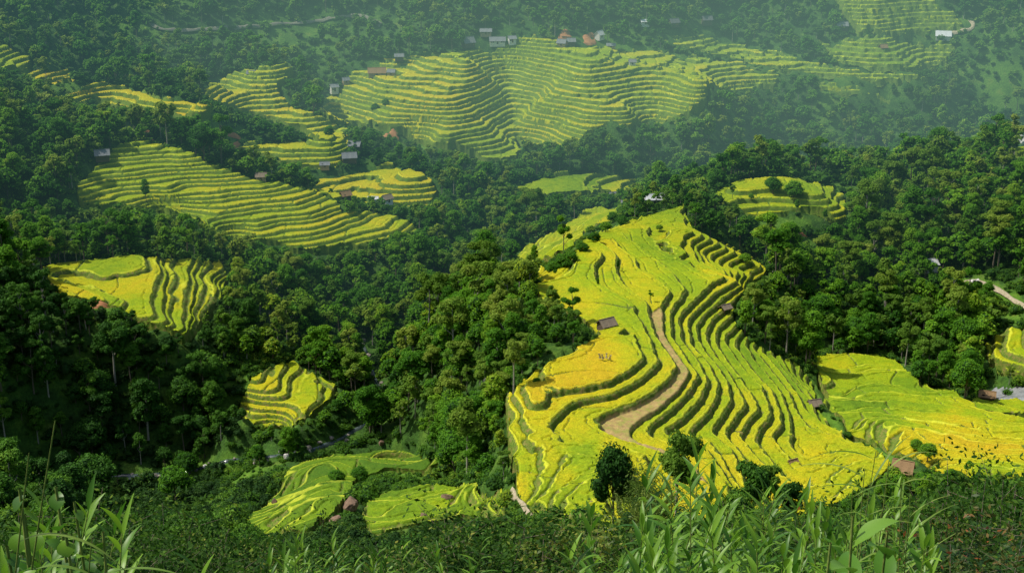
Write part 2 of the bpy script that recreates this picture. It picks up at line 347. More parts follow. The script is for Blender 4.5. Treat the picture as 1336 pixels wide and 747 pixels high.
# ------------------------------------------------------------------ terraced slopes
ROAD_SOIL = world_poly([(846,408),(858,402),(866,408),(868,440),(884,462),(897,480),(899,495),(880,525),(846,550),(824,569),(845,582),(880,590),(920,602),(950,622),(935,645),(900,622),(870,598),(815,583),(775,565),(770,545),(830,520),(868,490),(850,445)])
FIELDS = [  # label, outline in the photo, step, z0, grid, contour wobble, edge wobble
 ('spur','golden rice covering the long terraced spur in the middle', [(697,372),(722,364),(735,348),(750,325),(775,305),(815,292),(850,280),(894,268),(900,290),(904,300),(940,315),(985,338),(1003,352),(996,364),(975,378),(962,392),(957,410),(960,425),(978,445),(1003,460),(1037,474),(1058,498),(1066,520),(1068,535),(1085,556),(1112,576),(1150,590),(1163,606),(1140,630),(1100,655),(1040,680),(985,700),(880,705),(760,705),(705,680),(683,662),(676,650),(664,590),(660,530),(676,505),(710,476),(760,453),(783,440),(760,420),(735,405),(705,395)], 1.3, -138.0, .25, 0, .5),
 ('right','yellow and green rice in tongue-shaped terraces right of the spur', [(1054,467),(1105,462),(1150,466),(1178,478),(1197,500),(1250,514),(1290,538),(1336,550),(1400,560),(1400,628),(1290,624),(1220,618),(1205,604),(1190,596),(1160,592),(1149,580),(1130,576),(1113,570),(1103,558),(1097,546),(1086,540),(1075,528),(1078,515),(1068,503),(1066,485)], 1.15, -148.2, .27, .35, .8),
 ('pond','small patch of ripe rice beside the grey pond', [(1262,522),(1285,520),(1330,524),(1400,532),(1400,550),(1300,540),(1270,534)], 1.2, -165, .4, .3, 1),
 ('shoulder','bright yellow rice on the rounded shoulder at the left', [(50,350),(120,342),(170,335),(215,339),(288,341),(297,362),(288,395),(268,425),(244,446),(215,432),(180,420),(160,405),(130,396),(80,386),(60,366)], 1.15, -163.5, .33, .12, .8),
 ('pocket','yellow rice in the small pocket above the stream', [(310,537),(330,492),(350,478),(378,471),(400,480),(425,498),(441,505),(436,522),(400,546),(378,561),(345,558),(322,552)], 1.1, -181, .3, .3, 1),
 ('lower_left','green rice on the fanned terraces at the lower left', [(300,690),(345,658),(370,625),(400,603),(450,592),(500,588),(545,592),(572,604),(560,614),(500,614),(474,622),(452,645),(442,675),(400,694),(365,692),(320,700)], 1.6, -150, .3, .8, 1.2),
 ('lower_mid','yellow green rice between the boulders and the pale footpath', [(475,665),(500,650),(560,640),(610,634),(655,641),(668,655),(660,672),(600,677),(540,687),(490,697),(470,686)], 1.6, -149, .3, .8, 1.2),
 ('mid_left','green rice in long stripes on the broad slope left of centre', [(97,238),(120,215),(150,190),(190,186),(240,199),(280,221),(340,237),(400,242),(435,261),(450,282),(500,279),(545,291),(540,306),(480,322),(420,333),(350,321),(290,312),(250,287),(200,276),(140,269),(100,263)], 1.15, -150, .4, 1.1, 2),
 ('mid_upper','rice on the small fan of terraces above the grey hut roofs', [(300,196),(340,186),(400,185),(450,191),(455,205),(430,218),(380,216),(350,206)], 1.7, -165, .45, 1, 2),
 ('mid_low','yellow rice around the round green paddy left of centre', [(405,229),(450,222),(510,214),(560,231),(576,250),(560,268),(510,272),(500,263),(440,259),(410,246)], 1.8, -165, .45, 1.2, 2),
 ('lobes','rice on the two great terraced lobes of the far slope', [(415,142),(440,110),(462,88),(520,72),(620,66),(660,62),(690,54),(740,63),(770,66),(830,62),(900,72),(960,82),(1020,100),(1010,116),(980,119),(925,112),(930,138),(900,155),(850,161),(790,161),(745,188),(700,188),(676,178),(682,190),(676,208),(640,213),(580,195),(530,181),(480,166),(430,161)], 1.75, -147, .5, 1.3, 3),
 ('back_left','pale rice on the narrow terraced strip running down at far left', [(255,118),(290,105),(330,97),(380,86),(388,100),(366,108),(370,130),(385,145),(420,158),(456,175),(450,192),(420,188),(390,170),(350,155),(300,140)], 1.7, -147, .5, 1.2, 3),
 ('far_left','yellow rice on the curved steps below the far left woods', [(80,120),(110,110),(160,114),(200,122),(250,134),(288,148),(270,158),(230,152),(190,142),(140,139),(95,132)], 1.8, -140, .5, .8, 2),
 ('far_left_top','little ripe paddy highest on the left', [(35,97),(90,96),(102,102),(80,109),(45,107)], 1.8, -138, .5, .8, 1),
 ('far_left_edge','green rice at the left edge of the view', [(-60,50),(0,60),(45,78),(42,96),(0,92),(-60,85)], 1.8, -120, .6, 1, 2),
 ('strip','thin band of green rice crossing the far right slope', [(850,48),(920,44),(990,64),(1080,84),(1165,96),(1230,108),(1150,108),(1080,102),(1020,92),(960,77),(900,62)], 1.8, -145, .6, 1, 2),
 ('strip_low','short green strip of rice below the long far band', [(1060,108),(1110,111),(1168,125),(1150,131),(1095,123)], 1.8, -145, .6, .7, 2),
 ('top_right','dull green rice on the topmost slope at the right', [(1085,-8),(1200,-12),(1240,14),(1266,36),(1200,46),(1120,43),(1100,20)], 1.9, -125, .6, .8, 3),
 ('second_right','dark green rice beneath the winding pale road', [(1070,52),(1140,50),(1180,55),(1245,62),(1235,86),(1180,93),(1120,86),(1085,76)], 1.9, -145, .6, .8, 3),
 ('knoll','rice capping the small knoll behind the spur', [(928,262),(948,241),(985,231),(1022,232),(1060,238),(1088,245),(1103,256),(1106,290),(1090,294),(1076,277),(1060,270),(1030,276),(990,285),(960,272)], 1.6, -149.5, .4, .5, 1),
 ('pale','pale ripe rice on the low ground beyond the bushes', [(666,342),(690,320),(740,296),(762,275),(816,272),(800,286),(770,298),(750,319),(720,336),(690,344)], 2.4, -165, .5, .3, 1),
 ('dim','faint green terraces in the shaded valley', [(672,247),(730,230),(800,224),(846,236),(800,252),(740,256),(690,257)], 2., -180, .6, 1, 2),
 ('right_edge','yellow green rice stripes at the right edge', [(1284,452),(1310,430),(1400,424),(1400,492),(1310,490),(1290,472)], 1.7, -160, .35, .6, 1),
 ('river','green meadow of rice next to the far river stones', [(1312,191),(1400,194),(1400,207),(1325,204)], 2.5, -180, .6, .5, 1),
]
FP = []
ONLY = None
def blur(a, k):
    for _ in range(k):
        b = a.copy(); b[1:-1, 1:-1] = (a[1:-1, 1:-1]*4 + a[:-2, 1:-1] + a[2:, 1:-1] + a[1:-1, :-2] + a[1:-1, 2:]) / 8; a = b
    return a
nverts = 0
for key, label, pix, step, z0, h, wob, ew in FIELDS:
    poly = world_poly(pix); FP.append((key, poly, pix))
    x0, y0 = poly.min(0) - 4; x1, y1 = poly.max(0) + 4
    cg = Grid(x0 - 3, x1 + 3, y0 - 3, y1 + 3, 1.0 if key == 'spur' else 2.0)
    nx = int((x1 - x0) / h) + 1; ny = int((y1 - y0) / h) + 1
    X, Y = np.meshgrid(x0 + np.arange(nx) * h, y0 + np.arange(ny) * h)
    Z = blur(cg(X, Y), 4 if key == 'spur' else 8)
    jx = X + ew * vnoise(X, Y, 9, 3) + ew * .5 * vnoise(X, Y, 3.5, 4); jy = Y + ew * vnoise(X, Y, 9, 5) + ew * .5 * vnoise(X, Y, 3.5, 6)
    ins = inside(jx, jy, poly)
    if wob > 0: W_ = wob * vnoise(X, Y, 26, 11) + wob * .45 * vnoise(X, Y, 11, 12)
    else: W_ = .10 * vnoise(X, Y, 9, 12)
    u = (z0 - Z) / step + W_
    if key != 'spur': u = u + .10 * vnoise(X, Y, 6, 14) + .22 * np.sin(u * 1.9 + X * .03) + .12 * np.sin(u * 4.3 + Y * .05)
    if key == 'spur':
        pxx, pyy, _f = project(np.stack([X, Y, Z], -1))
        u = np.where((pxx < 716) & (pyy > 440) & (pyy < 690), np.minimum(u, 2.62 + (u - 2.62) * .2), u)
        u = np.where((pxx < 775) & (pyy > 340) & (pyy <= 440), np.minimum(u, 1.92 + (u - 1.92) * .4), u)
    gy_, gx_ = np.gradient(u, h); g = np.maximum(np.hypot(gx_, gy_), .015)
    k = np.round(u); dl = u - k; d = dl / g
    hw = np.minimum((.38 if key == 'spur' else .5) * (1 + .3 * vnoise(X, Y, 3, 51)), .2 / g); d = d + .16 * vnoise(X, Y, 1.6, 52)
    t = np.clip(d / hw * .5 + .5, 0, 1); t = t*t*(3 - 2*t)
    ZT = z0 - step * (k - .5 + t)
    rd = np.abs(d) - hw - np.where(d < 0, .22, .12) * np.minimum(1, .35 / g)
    rice = np.clip(rd / np.minimum(.45, .22 / g) + .15, 0, 1); rice = rice*rice*(3 - 2*rice)
    dm = (np.abs(dl) - .27 - .05 * vnoise(X, Y, 8, 71)) / g; thin = (np.abs(dm) < .24) & (g < .17) & (g > .018)   # low bunds across the wide flat plots
    rice = np.where(thin, rice * .25, rice)
    soil = np.zeros_like(X)
    if key == 'spur':
        soil = (inside(jx, jy, ROAD_SOIL) & (u > 3.0) & (u < 4.02)).astype(float)
        rice = rice * (1 - soil)
    # low bunds crossing the wider treads
    lev = np.floor(u)
    hs = lambda a: (np.sin(a * 12.9898 + 3.1) * 43758.5453) % 1.0
    plot = 34. if key == 'spur' else 24.
    cc = (Y if key == 'spur' else X) / plot + hs(lev) * 7 + .12 * vnoise(X, Y, 12, 17)
    tone = .5 * hs(lev + 1.7) + .5 * hs(lev * 7.3 + np.floor(cc) * 3.3)
    rice = rice * np.clip((np.abs(cc - np.round(cc)) * plot - .16) / .25, 0, 1)
    amp = .42 if key == 'spur' else .5
    rim = np.exp(-(np.maximum(rd, 0) / np.minimum(.5 if key == 'spur' else .62, .22 / g))**2) * (d < 0) * rice; foot = np.exp(-np.maximum(rd, 0) / .3) * (d > 0)  # masks for the painted sunlit lip and painted shade at the tread foot
    ZT = ZT + amp * rice + .15 * np.exp(-((rd - .42) / .28)**2) * (d < 0) * (g < .45) * rice + rice * (.08 * vnoise(X, Y, 1.1, 21) + .04 * vnoise(X, Y, .5, 22)) + (1 - rice) * .10 * vnoise(X, Y, .7, 23)
    e = np.zeros_like(ins); e[1:-1, 1:-1] = ins[1:-1, 1:-1] & ins[:-2, 1:-1] & ins[2:, 1:-1] & ins[1:-1, :-2] & ins[1:-1, 2:]
    ZT = np.where(e, ZT, Z - 2.2)
    hu = hue_at(X.ravel(), Y.ravel(), Z.ravel()) + (.2 if y0 > 560 else .1 if y0 > 500 else 0)
    V = np.stack([X.ravel(), Y.ravel(), ZT.ravel()], -1)
    idx = np.arange(nx * ny).reshape(ny, nx)
    q = np.stack([idx[:-1, :-1], idx[:-1, 1:], idx[1:, 1:], idx[1:, :-1]], -1).reshape(-1, 4)
    iq = ins.ravel()[q].any(1)
    eq = e.ravel()[q].all(1)
    q = q[iq]; eq = eq[iq]
    isr = (rice.ravel()[q].mean(1) > .35) & eq
    lip_shade = .8 * np.exp(-((rd - .95) / .22)**2) * (d < 0) * (g < .42) * rice  # shade line behind the lip, painted in colour only, ground not cut
    a, f, hh, tt, rm = compact(V, q[isr], hu, tone.ravel(), (rim - foot - lip_shade).ravel())
    place = {'spur': 'rice_field'}.get(key, 'rice_field')
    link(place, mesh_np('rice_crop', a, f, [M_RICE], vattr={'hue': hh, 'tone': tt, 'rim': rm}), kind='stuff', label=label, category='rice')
    a, f, ss = compact(V, q[~isr], soil.ravel())
    link('terrace_bank', mesh_np('terrace_banks', a, f, [M_BANKF if y0 > 470 else M_BANK], vattr={'soil': ss}), kind='structure', label='grassy banks between ' + label.split(' rice')[0].split(' terraces')[0] + ' terraces', category='bank')
    nverts += len(V)
print('fields', nverts, round(time.time() - T0, 1))

def in_field(x, y, names=None):
    c = np.zeros(np.shape(x), bool)
    for key, poly, pix in FP:
        if names and key not in names: continue
        bx = (x > poly[:, 0].min()) & (x < poly[:, 0].max()) & (y > poly[:, 1].min()) & (y < poly[:, 1].max())
        if bx.any():
            r = np.zeros(np.shape(x), bool); r[bx] = inside(x[bx], y[bx], poly); c |= r
    return c

# ------------------------------------------------------------------ ground sheet, all the way round the viewer
az = np.radians(np.concatenate([np.arange(-24, 24, .14), np.arange(24, 336, 2.0), [336.]]))
rr = 1.5 * 1.0085 ** np.arange(0, 810)
rr = rr[rr < 1290]
RA, RR = np.meshgrid(az, rr)
GX = RR * np.sin(RA); GY = RR * np.cos(RA)
far = 1.0
GZ = H(GX, GY) + .8 * vnoise(GX, GY, 14, 31) * np.clip(RR / 60, 0, 1) + .35 * vnoise(GX, GY, 4, 32) * np.clip(RR / 60, 0, 1)
outside_h = (GX < -555) | (GX > 555) | (GY < -55)
back = np.clip((-GY - 40) / 200, 0, 1)
GZ = np.where(GY < -40, H(GX, np.full_like(GY, -40.)) + (-GY - 40) * .35, GZ)
fld = in_field(GX, GY)
GZ = GZ - 2.6 * fld
GRASS = [world_poly(p) for p in ([(555,388),(570,372),(610,364),(650,354),(690,340),(690,350),(650,366),(600,386),(575,393)],
  [(980,290),(1010,275),(1060,285),(1065,330),(1020,335),(985,320)],[(440,640),(470,612),(560,612),(600,630),(560,645),(480,655)],[(1060,480),(1080,500),(1100,545),(1160,590),(1200,612),(1150,612),(1080,560),(1060,520)],
  [(1240,360),(1300,365),(1336,395),(1336,430),(1290,400)],[(280,490),(330,470),(345,480),(310,530),(285,545)],[(60,385),(150,400),(190,440),(150,440),(90,410)],[(140,165),(260,150),(300,165),(200,175)],[(200,610),(330,600),(360,640),(250,690),(180,660)])]
gm = np.zeros_like(GX)
for p in GRASS:
    gm = np.maximum(gm, inside(GX + 2*vnoise(GX, GY, 6, 8), GY + 2*vnoise(GX, GY, 6, 9), p))
fields_far = (vnoise(GX, GY, 40, 41) + .5 * vnoise(GX, GY, 15, 42))
gm = np.maximum(gm, np.clip((fields_far - .35) * 3, 0, .8) * (GY > 560))
idx = np.arange(GX.size).reshape(GX.shape)
q = np.stack([idx[:-1, :-1], idx[:-1, 1:], idx[1:, 1:], idx[1:, :-1]], -1).reshape(-1, 4)[:, ::-1]
gmesh = mesh_np('ground_sheet', np.stack([GX.ravel(), GY.ravel(), GZ.ravel()], -1), q, [M_GROUND], vattr={'grass': gm.ravel()})
link('ground', gmesh, kind='structure')
print('ground', len(GX.ravel()), round(time.time() - T0, 1))

# haze over the far valley side: glowing air standing in for scattered skylight
hz, hnt = new_mat('haze_glow')
pv = N(hnt, 'ShaderNodeVolumePrincipled'); pv.inputs['Density'].default_value = .00065; pv.inputs['Color'].default_value = (0, 0, 0, 1)
pv.inputs['Emission Strength'].default_value = .00029; pv.inputs['Emission Color'].default_value = (.34, .76, .76, 1)
ho = N(hnt, 'ShaderNodeOutputMaterial'); hnt.links.new(pv.outputs[0], ho.inputs['Volume'])
hv = [(x, y, z) for z in (-240, 20) for x, y in ((-620, 440), (620, 440), (620, 1285), (-620, 1285))]
hf = [(0, 3, 2, 1), (4, 5, 6, 7), (0, 1, 5, 4), (1, 2, 6, 5), (2, 3, 7, 6), (3, 0, 4, 7)]
hz2, hnt = new_mat('mist_glow')
pv = N(hnt, 'ShaderNodeVolumePrincipled'); pv.inputs['Density'].default_value = .0002; pv.inputs['Color'].default_value = (0, 0, 0, 1)
pv.inputs['Emission Strength'].default_value = .00042; pv.inputs['Emission Color'].default_value = (.52, .78, .52, 1)  # emission puts the pale light into the mist itself
ho = N(hnt, 'ShaderNodeOutputMaterial'); hnt.links.new(pv.outputs[0], ho.inputs['Volume'])
_bm = __import__('bmesh').new(); __import__('bmesh').ops.create_icosphere(_bm, subdivisions=4, radius=1); _me = bpy.data.meshes.new('mist'); _bm.to_mesh(_me); _bm.free(); _me.materials.append(hz2)
_o = link('mist', _me, kind='stuff', label='luminous pale mist over the middle of the far hillside', category='mist'); _o.location = (70, 735, -135); _o.scale = (270, 130, 62)
link('haze', mesh_np('haze', hv, hf, [hz], smooth=False), kind='stuff', label='thin bluish haze lying over the far hillside', category='haze')

# ------------------------------------------------------------------ camera, sun, sky
cam = bpy.data.cameras.new('camera'); cam.lens = 50; cam.sensor_width = 36; cam.clip_start = .1; cam.clip_end = 5000
co = bpy.data.objects.new('camera', cam); COL.objects.link(co); co.rotation_euler = (math.radians(90) - PITCH, 0, 0)
SCN = bpy.context.scene; SCN.camera = co
SUN_EL, SUN_AZ = math.radians(54), math.radians(-82)     # azimuth from +Y, negative = left
sd = (math.sin(SUN_AZ) * math.cos(SUN_EL), math.cos(SUN_AZ) * math.cos(SUN_EL), math.sin(SUN_EL))
sun = bpy.data.lights.new('sun', 'SUN'); sun.energy = 5.0; sun.angle = math.radians(.5); sun.color = (1, .95, .82)
so = bpy.data.objects.new('sun', sun); COL.objects.link(so)
from mathutils import Vector
so.rotation_euler = Vector(sd).to_track_quat('Z', 'Y').to_euler()
w = bpy.data.worlds.new('World'); SCN.world = w; w.use_nodes = True
nt = w.node_tree; nt.nodes.clear()
sky = N(nt, 'ShaderNodeTexSky', sky_type='NISHITA', sun_disc=False, sun_elevation=SUN_EL, sun_rotation=SUN_AZ, air_density=1.0, dust_density=2.5, ozone_density=.4)
bg = N(nt, 'ShaderNodeBackground', i_Strength=.15); ou = N(nt, 'ShaderNodeOutputWorld')
nt.links.new(sky.outputs[0], bg.inputs[0]); nt.links.new(bg.outputs[0], ou.inputs[0])
SCN.view_settings.view_transform = 'Standard'; SCN.view_settings.look = 'None'; SCN.view_settings.exposure = 0
SCN.render.engine = 'CYCLES'
SCN.cycles.max_bounces = 6; SCN.cycles.transparent_max_bounces = 8
# ------------------------------------------------------------------ leaf masses
def leaf_mat(name, stops, transl=.46, rough=.65, spec=.12, varies=True):
    m, nt = new_mat(name)
    oi = N(nt, 'ShaderNodeObjectInfo').outputs['Random']; t = attr(nt, 'tint')
    s = N(nt, 'ShaderNodeMath', operation='MULTIPLY_ADD'); nt.links.new(oi, s.inputs[0]); s.inputs[1].default_value = .62 if varies else .1
    q = mrange(nt, t, 0, 1, 0, .38 if varies else .9)
    if varies:
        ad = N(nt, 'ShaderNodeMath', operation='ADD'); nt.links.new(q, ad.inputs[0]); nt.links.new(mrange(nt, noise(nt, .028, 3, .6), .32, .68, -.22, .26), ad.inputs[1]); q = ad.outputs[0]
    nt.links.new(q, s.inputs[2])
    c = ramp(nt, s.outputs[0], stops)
    finish(nt, c, rough, transl, None, spec=spec)
    return m
def bark_mat(name, c0, c1):
    m, nt = new_mat(name); n = noise(nt, 4., 4, .7)
    finish(nt, ramp(nt, n, [(.3, c0), (.7, c1)]), .9, 0, n, .5, .05); return m
M_LEAF = leaf_mat('leaves', [(0, (.028, .10, .008)), (.3, (.065, .20, .012)), (.6, (.12, .29, .016)), (.85, (.20, .38, .020)), (1., (.32, .42, .03))])
M_LEAF_PALE = leaf_mat('pale_leaves', [(0, (.07, .17, .018)), (.5, (.14, .26, .025)), (1., (.28, .36, .045))])
M_SHRUB = leaf_mat('shrub_leaves', [(0, (.03, .09, .010)), (.5, (.075, .19, .015)), (.85, (.14, .28, .022)), (1, (.24, .34, .03))])
M_LEAF_DARK = leaf_mat('shaded_wood_leaves', [(0, (.012, .05, .006)), (.4, (.034, .11, .010)), (.8, (.075, .19, .014)), (1., (.13, .25, .02))], .3)  # dark foliage; also paints the lower-left shade into the leaf colour
M_CORE, _nt = new_mat('shaded_leaves'); finish(_nt, (.014, .045, .008), .95)  # solid dark fill inside foliage, inner shade put into its colour
M_BARK = bark_mat('bark', (.06, .05, .035), (.20, .17, .12)); M_BARKP = bark_mat('pale_bark', (.16, .15, .12), (.38, .36, .30))

_ico = None
def ico(sub=1):
    me = bpy.data.meshes.new('t'); bm = bmesh.new(); bmesh.ops.create_icosphere(bm, subdivisions=sub, radius=1)
    v = np.array([p.co[:] for p in bm.verts]); f = np.array([[q.index for q in p.verts] for p in bm.faces]); bm.free(); return v, f
import bmesh
ICO = ico(2)
class Soup:
    """triangles and quads (stored as quads) with material index and tint"""
    def __init__(s): s.v = []; s.f = []; s.m = []; s.t = []; s.n = 0
    def put(s, v, f, m, t):
        v = np.asarray(v, float); f = np.asarray(f)
        if f.shape[1] == 3: f = np.concatenate([f, f[:, 2:3]], 1)
        s.v.append(v); s.f.append(f + s.n); s.n += len(v); s.m.append(np.full(len(f), m)); s.t.append(np.broadcast_to(t, len(f)).astype(float))
    def tube(s, pts, rad, m=0, k=6, t=.5):
        pts = np.asarray(pts, float); V = []
        for i, p in enumerate(pts):
            d = pts[min(i+1, len(pts)-1)] - pts[max(i-1, 0)]; d /= np.linalg.norm(d) + 1e-9
            a = np.cross(d, (0.3, .1, 1.) if abs(d[2]) < .9 else (1., 0, 0)); a /= np.linalg.norm(a); b = np.cross(d, a)
            for j in range(k):
                w = 2*math.pi*j/k; V.append(p + rad[i] * (a*math.cos(w) + b*math.sin(w)))
        Fc = []
        for i in range(len(pts)-1):
            for j in range(k): Fc.append((i*k+j, i*k+(j+1)%k, (i+1)*k+(j+1)%k, (i+1)*k+j))
        s.put(V, Fc, m, t)
    def leaves(s, P_, Nrm, size, m, tint, r, aspect=.7, droop=0):
        n_ = len(P_); a = r.normal(size=(n_, 3)); a -= (a*Nrm).sum(1, keepdims=True)*Nrm; a /= np.linalg.norm(a, axis=1, keepdims=True) + 1e-9
        b = np.cross(Nrm, a); L = (size * r.uniform(.6, 1.3, n_))[:, None]
        v = np.stack([P_ - a*L*.5, P_ + b*L*aspect*.5 - a*L*.05, P_ + a*L*.55, P_ - b*L*aspect*.5 + a*L*.05], 1).reshape(-1, 3)
        f = np.arange(n_*4).reshape(-1, 4); s.put(v, f, m, tint)
    def mesh(s, name, mats):
        v = np.concatenate(s.v); f = np.concatenate(s.f); m = np.concatenate(s.m); t = np.concatenate(s.t)
        tri = f[:, 2] == f[:, 3]
        me = bpy.data.meshes.new(name)
        me.vertices.add(len(v)); me.vertices.foreach_set('co', v.astype(np.float32).ravel())
        cnt = np.where(tri, 3, 4); start = np.concatenate([[0], np.cumsum(cnt)[:-1]])
        lm = np.ones(f.shape, bool); lm[tri, 3] = False
        me.loops.add(int(cnt.sum())); me.loops.foreach_set('vertex_index', f[lm].astype(np.int32))
        me.polygons.add(len(f)); me.polygons.foreach_set('loop_start', start.astype(np.int32))
        for q in mats: me.materials.append(q)
        me.polygons.foreach_set('material_index', m.astype(np.int32))
        me.polygons.foreach_set('use_smooth', np.ones(len(f), bool))
        me.update(calc_edges=True)
        a = me.attributes.new('tint', 'FLOAT', 'FACE'); a.data.foreach_set('value', t.astype(np.float32))
        return me

def blob_leaves(S, r, c, rad, n_, size, m, tint0, core=True, coremat=2, squash=.8, spread=.25):
    u = r.normal(size=(int(n_*1.5), 3)); u /= np.linalg.norm(u, axis=1, keepdims=True)
    u = u[u[:, 2] > -.45 + .4*r.random(len(u))][:n_]
    k = rad * (1 + spread * (r.random(len(u)) - .55) * 1.6)
    k *= 1 + .16 * np.sin(u[:, 0]*5 + c[0]*3) * np.sin(u[:, 1]*5 + c[1]*2)
    P_ = c + u * k[:, None] * (1, 1, squash)
    nr = u + r.normal(size=u.shape) * .55 + (0, 0, .25); nr /= np.linalg.norm(nr, axis=1, keepdims=True)
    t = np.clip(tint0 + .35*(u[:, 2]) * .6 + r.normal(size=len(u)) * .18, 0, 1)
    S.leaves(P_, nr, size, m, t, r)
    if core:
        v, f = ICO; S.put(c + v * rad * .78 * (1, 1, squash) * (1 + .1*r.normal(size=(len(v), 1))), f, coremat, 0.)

def make_tree(seed, kind, leaf, nleaf):
    """returns (trunk soup, crown soup); about 9 m tall, origin at the foot"""
    r = np.random.default_rng(seed)
    T = Soup(); Cn = Soup(); blobs = []
    if kind == 'round':
        h = r.uniform(8, 10); R = r.uniform(2.9, 3.7)
        nb = 15
        for i in range(nb):
            a = i * 2.399 + r.uniform(-.3, .3); q = math.sqrt((i + .3) / nb); 
            blobs.append((np.array((math.cos(a)*R*q*.78, math.sin(a)*R*q*.78, h - R*.55 - q*q*R*.85 + r.uniform(-.5, .7))), R * r.uniform(.30, .46)))
        for i in range(5):
            a = r.uniform(0, 6.28); blobs.append((np.array((math.cos(a)*R*.6, math.sin(a)*R*.6, h - R*1.6 + r.uniform(-.4, .3))), R*.36))
    elif kind == 'tall':
        h = r.uniform(11, 13); R = r.uniform(2.0, 2.6)
        for i in range(15):
            q = (i + .5) / 15; a = i * 2.4; w = R * math.sin(math.pi * (q*.82 + .15)) * .75
            blobs.append((np.array((math.cos(a)*w, math.sin(a)*w, h*.36 + q*h*.6)), R * r.uniform(.36, .55)))
    elif kind == 'layer':
        h = r.uniform(9, 11); R = r.uniform(3.0, 3.8)
        for i in range(17):
            a = i * 2.399; q = r.uniform(.15, 1); z = h - [0., .9, 2.1, 3.2][i % 4]
            blobs.append((np.array((math.cos(a)*R*q*(.55+.12*(i % 4)), math.sin(a)*R*q*(.55+.12*(i % 4)), z)), R * r.uniform(.26, .36)))
    else:   # ragged, with gaps
        h = r.uniform(9, 12); R = r.uniform(2.4, 3.2)
        for i in range(12):
            a = r.uniform(0, 6.28); q = r.uniform(.2, 1); z = h * r.uniform(.5, 1)
            blobs.append((np.array((math.cos(a)*R*q, math.sin(a)*R*q, z)), R * r.uniform(.22, .42)))
    lean = r.uniform(-.5, .5, 2)
    tp = [(0, 0, -1.2), (lean[0]*.1, lean[1]*.1, h*.2), (lean[0]*.5, lean[1]*.5, h*.45), (lean[0]*.8, lean[1]*.8, h*.7), (lean[0], lean[1], h*.88)]
    T.tube(tp, [.24, .19, .15, .10, .04], 0, 7)
    for c, rad in blobs[::2]:
        z0 = min(max(h*.22, c[2] - rad*1.5 - math.hypot(c[0], c[1]) * .6), h*.8); k = z0 / h
        s0 = np.array((lean[0]*k, lean[1]*k, z0)); mid = (s0 + c) / 2 + (0, 0, -.25)
        T.tube([s0, mid, c], [.10, .07, .03], 0, 5)
    tot = sum(b[1]**2 for b in blobs)
    sq = .62 if kind == 'layer' else .85
    for c, rad in blobs:
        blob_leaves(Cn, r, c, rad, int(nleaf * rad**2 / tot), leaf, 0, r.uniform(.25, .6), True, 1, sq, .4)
    return T, Cn

KINDS = ['round', 'ragged', 'tall', 'layer', 'ragged', 'round', 'layer', 'tall', 'ragged', 'round']
NEAR = []; 
for i, k in enumerate(KINDS):
    T, Cn = make_tree(100 + i, k, .42, 4300)
    leafm = M_LEAF_PALE if i in (1, 4, 6) else M_LEAF
    NEAR.append((k, T.mesh('trunk', [M_BARKP if i % 3 == 1 else M_BARK]), Cn.mesh('crown', [leafm, M_CORE])))
FARM = []
for i, k in enumerate(KINDS):
    r_ = np.random.default_rng(200 + i)
    T, Cn = make_tree(200 + i, k, .85, 800)
    S = Soup(); S.v = T.v + [a for a in Cn.v]; S.f = list(T.f) + [f + T.n for f in Cn.f]; S.m = [m + 2 for m in T.m] + Cn.m; S.t = T.t + Cn.t
    FARM.append(S.mesh('far_tree', [M_LEAF_PALE if i in (1, 4, 6) else M_LEAF, M_CORE, M_BARKP if i % 3 == 1 else M_BARK]))
def make_shrub(seed, leaf, n_, mat=None):
    r = np.random.default_rng(seed); S = Soup()
    for i in range(5):
        a = r.uniform(0, 6.28); q = r.uniform(.1, 1.); rad = r.uniform(.45, .8)
        blob_leaves(S, r, np.array((math.cos(a)*q, math.sin(a)*q, rad*.6 + r.uniform(0, .5))), rad, n_ // 5, leaf, 0, r.uniform(.2, .7), True, 1, .9, .5)
    return S.mesh('shrub', [mat or M_SHRUB, M_CORE])
SHR_N = [make_shrub(300 + i, .30, 420) for i in range(5)]
SHR_F = [make_shrub(330 + i, .6, 130) for i in range(4)]

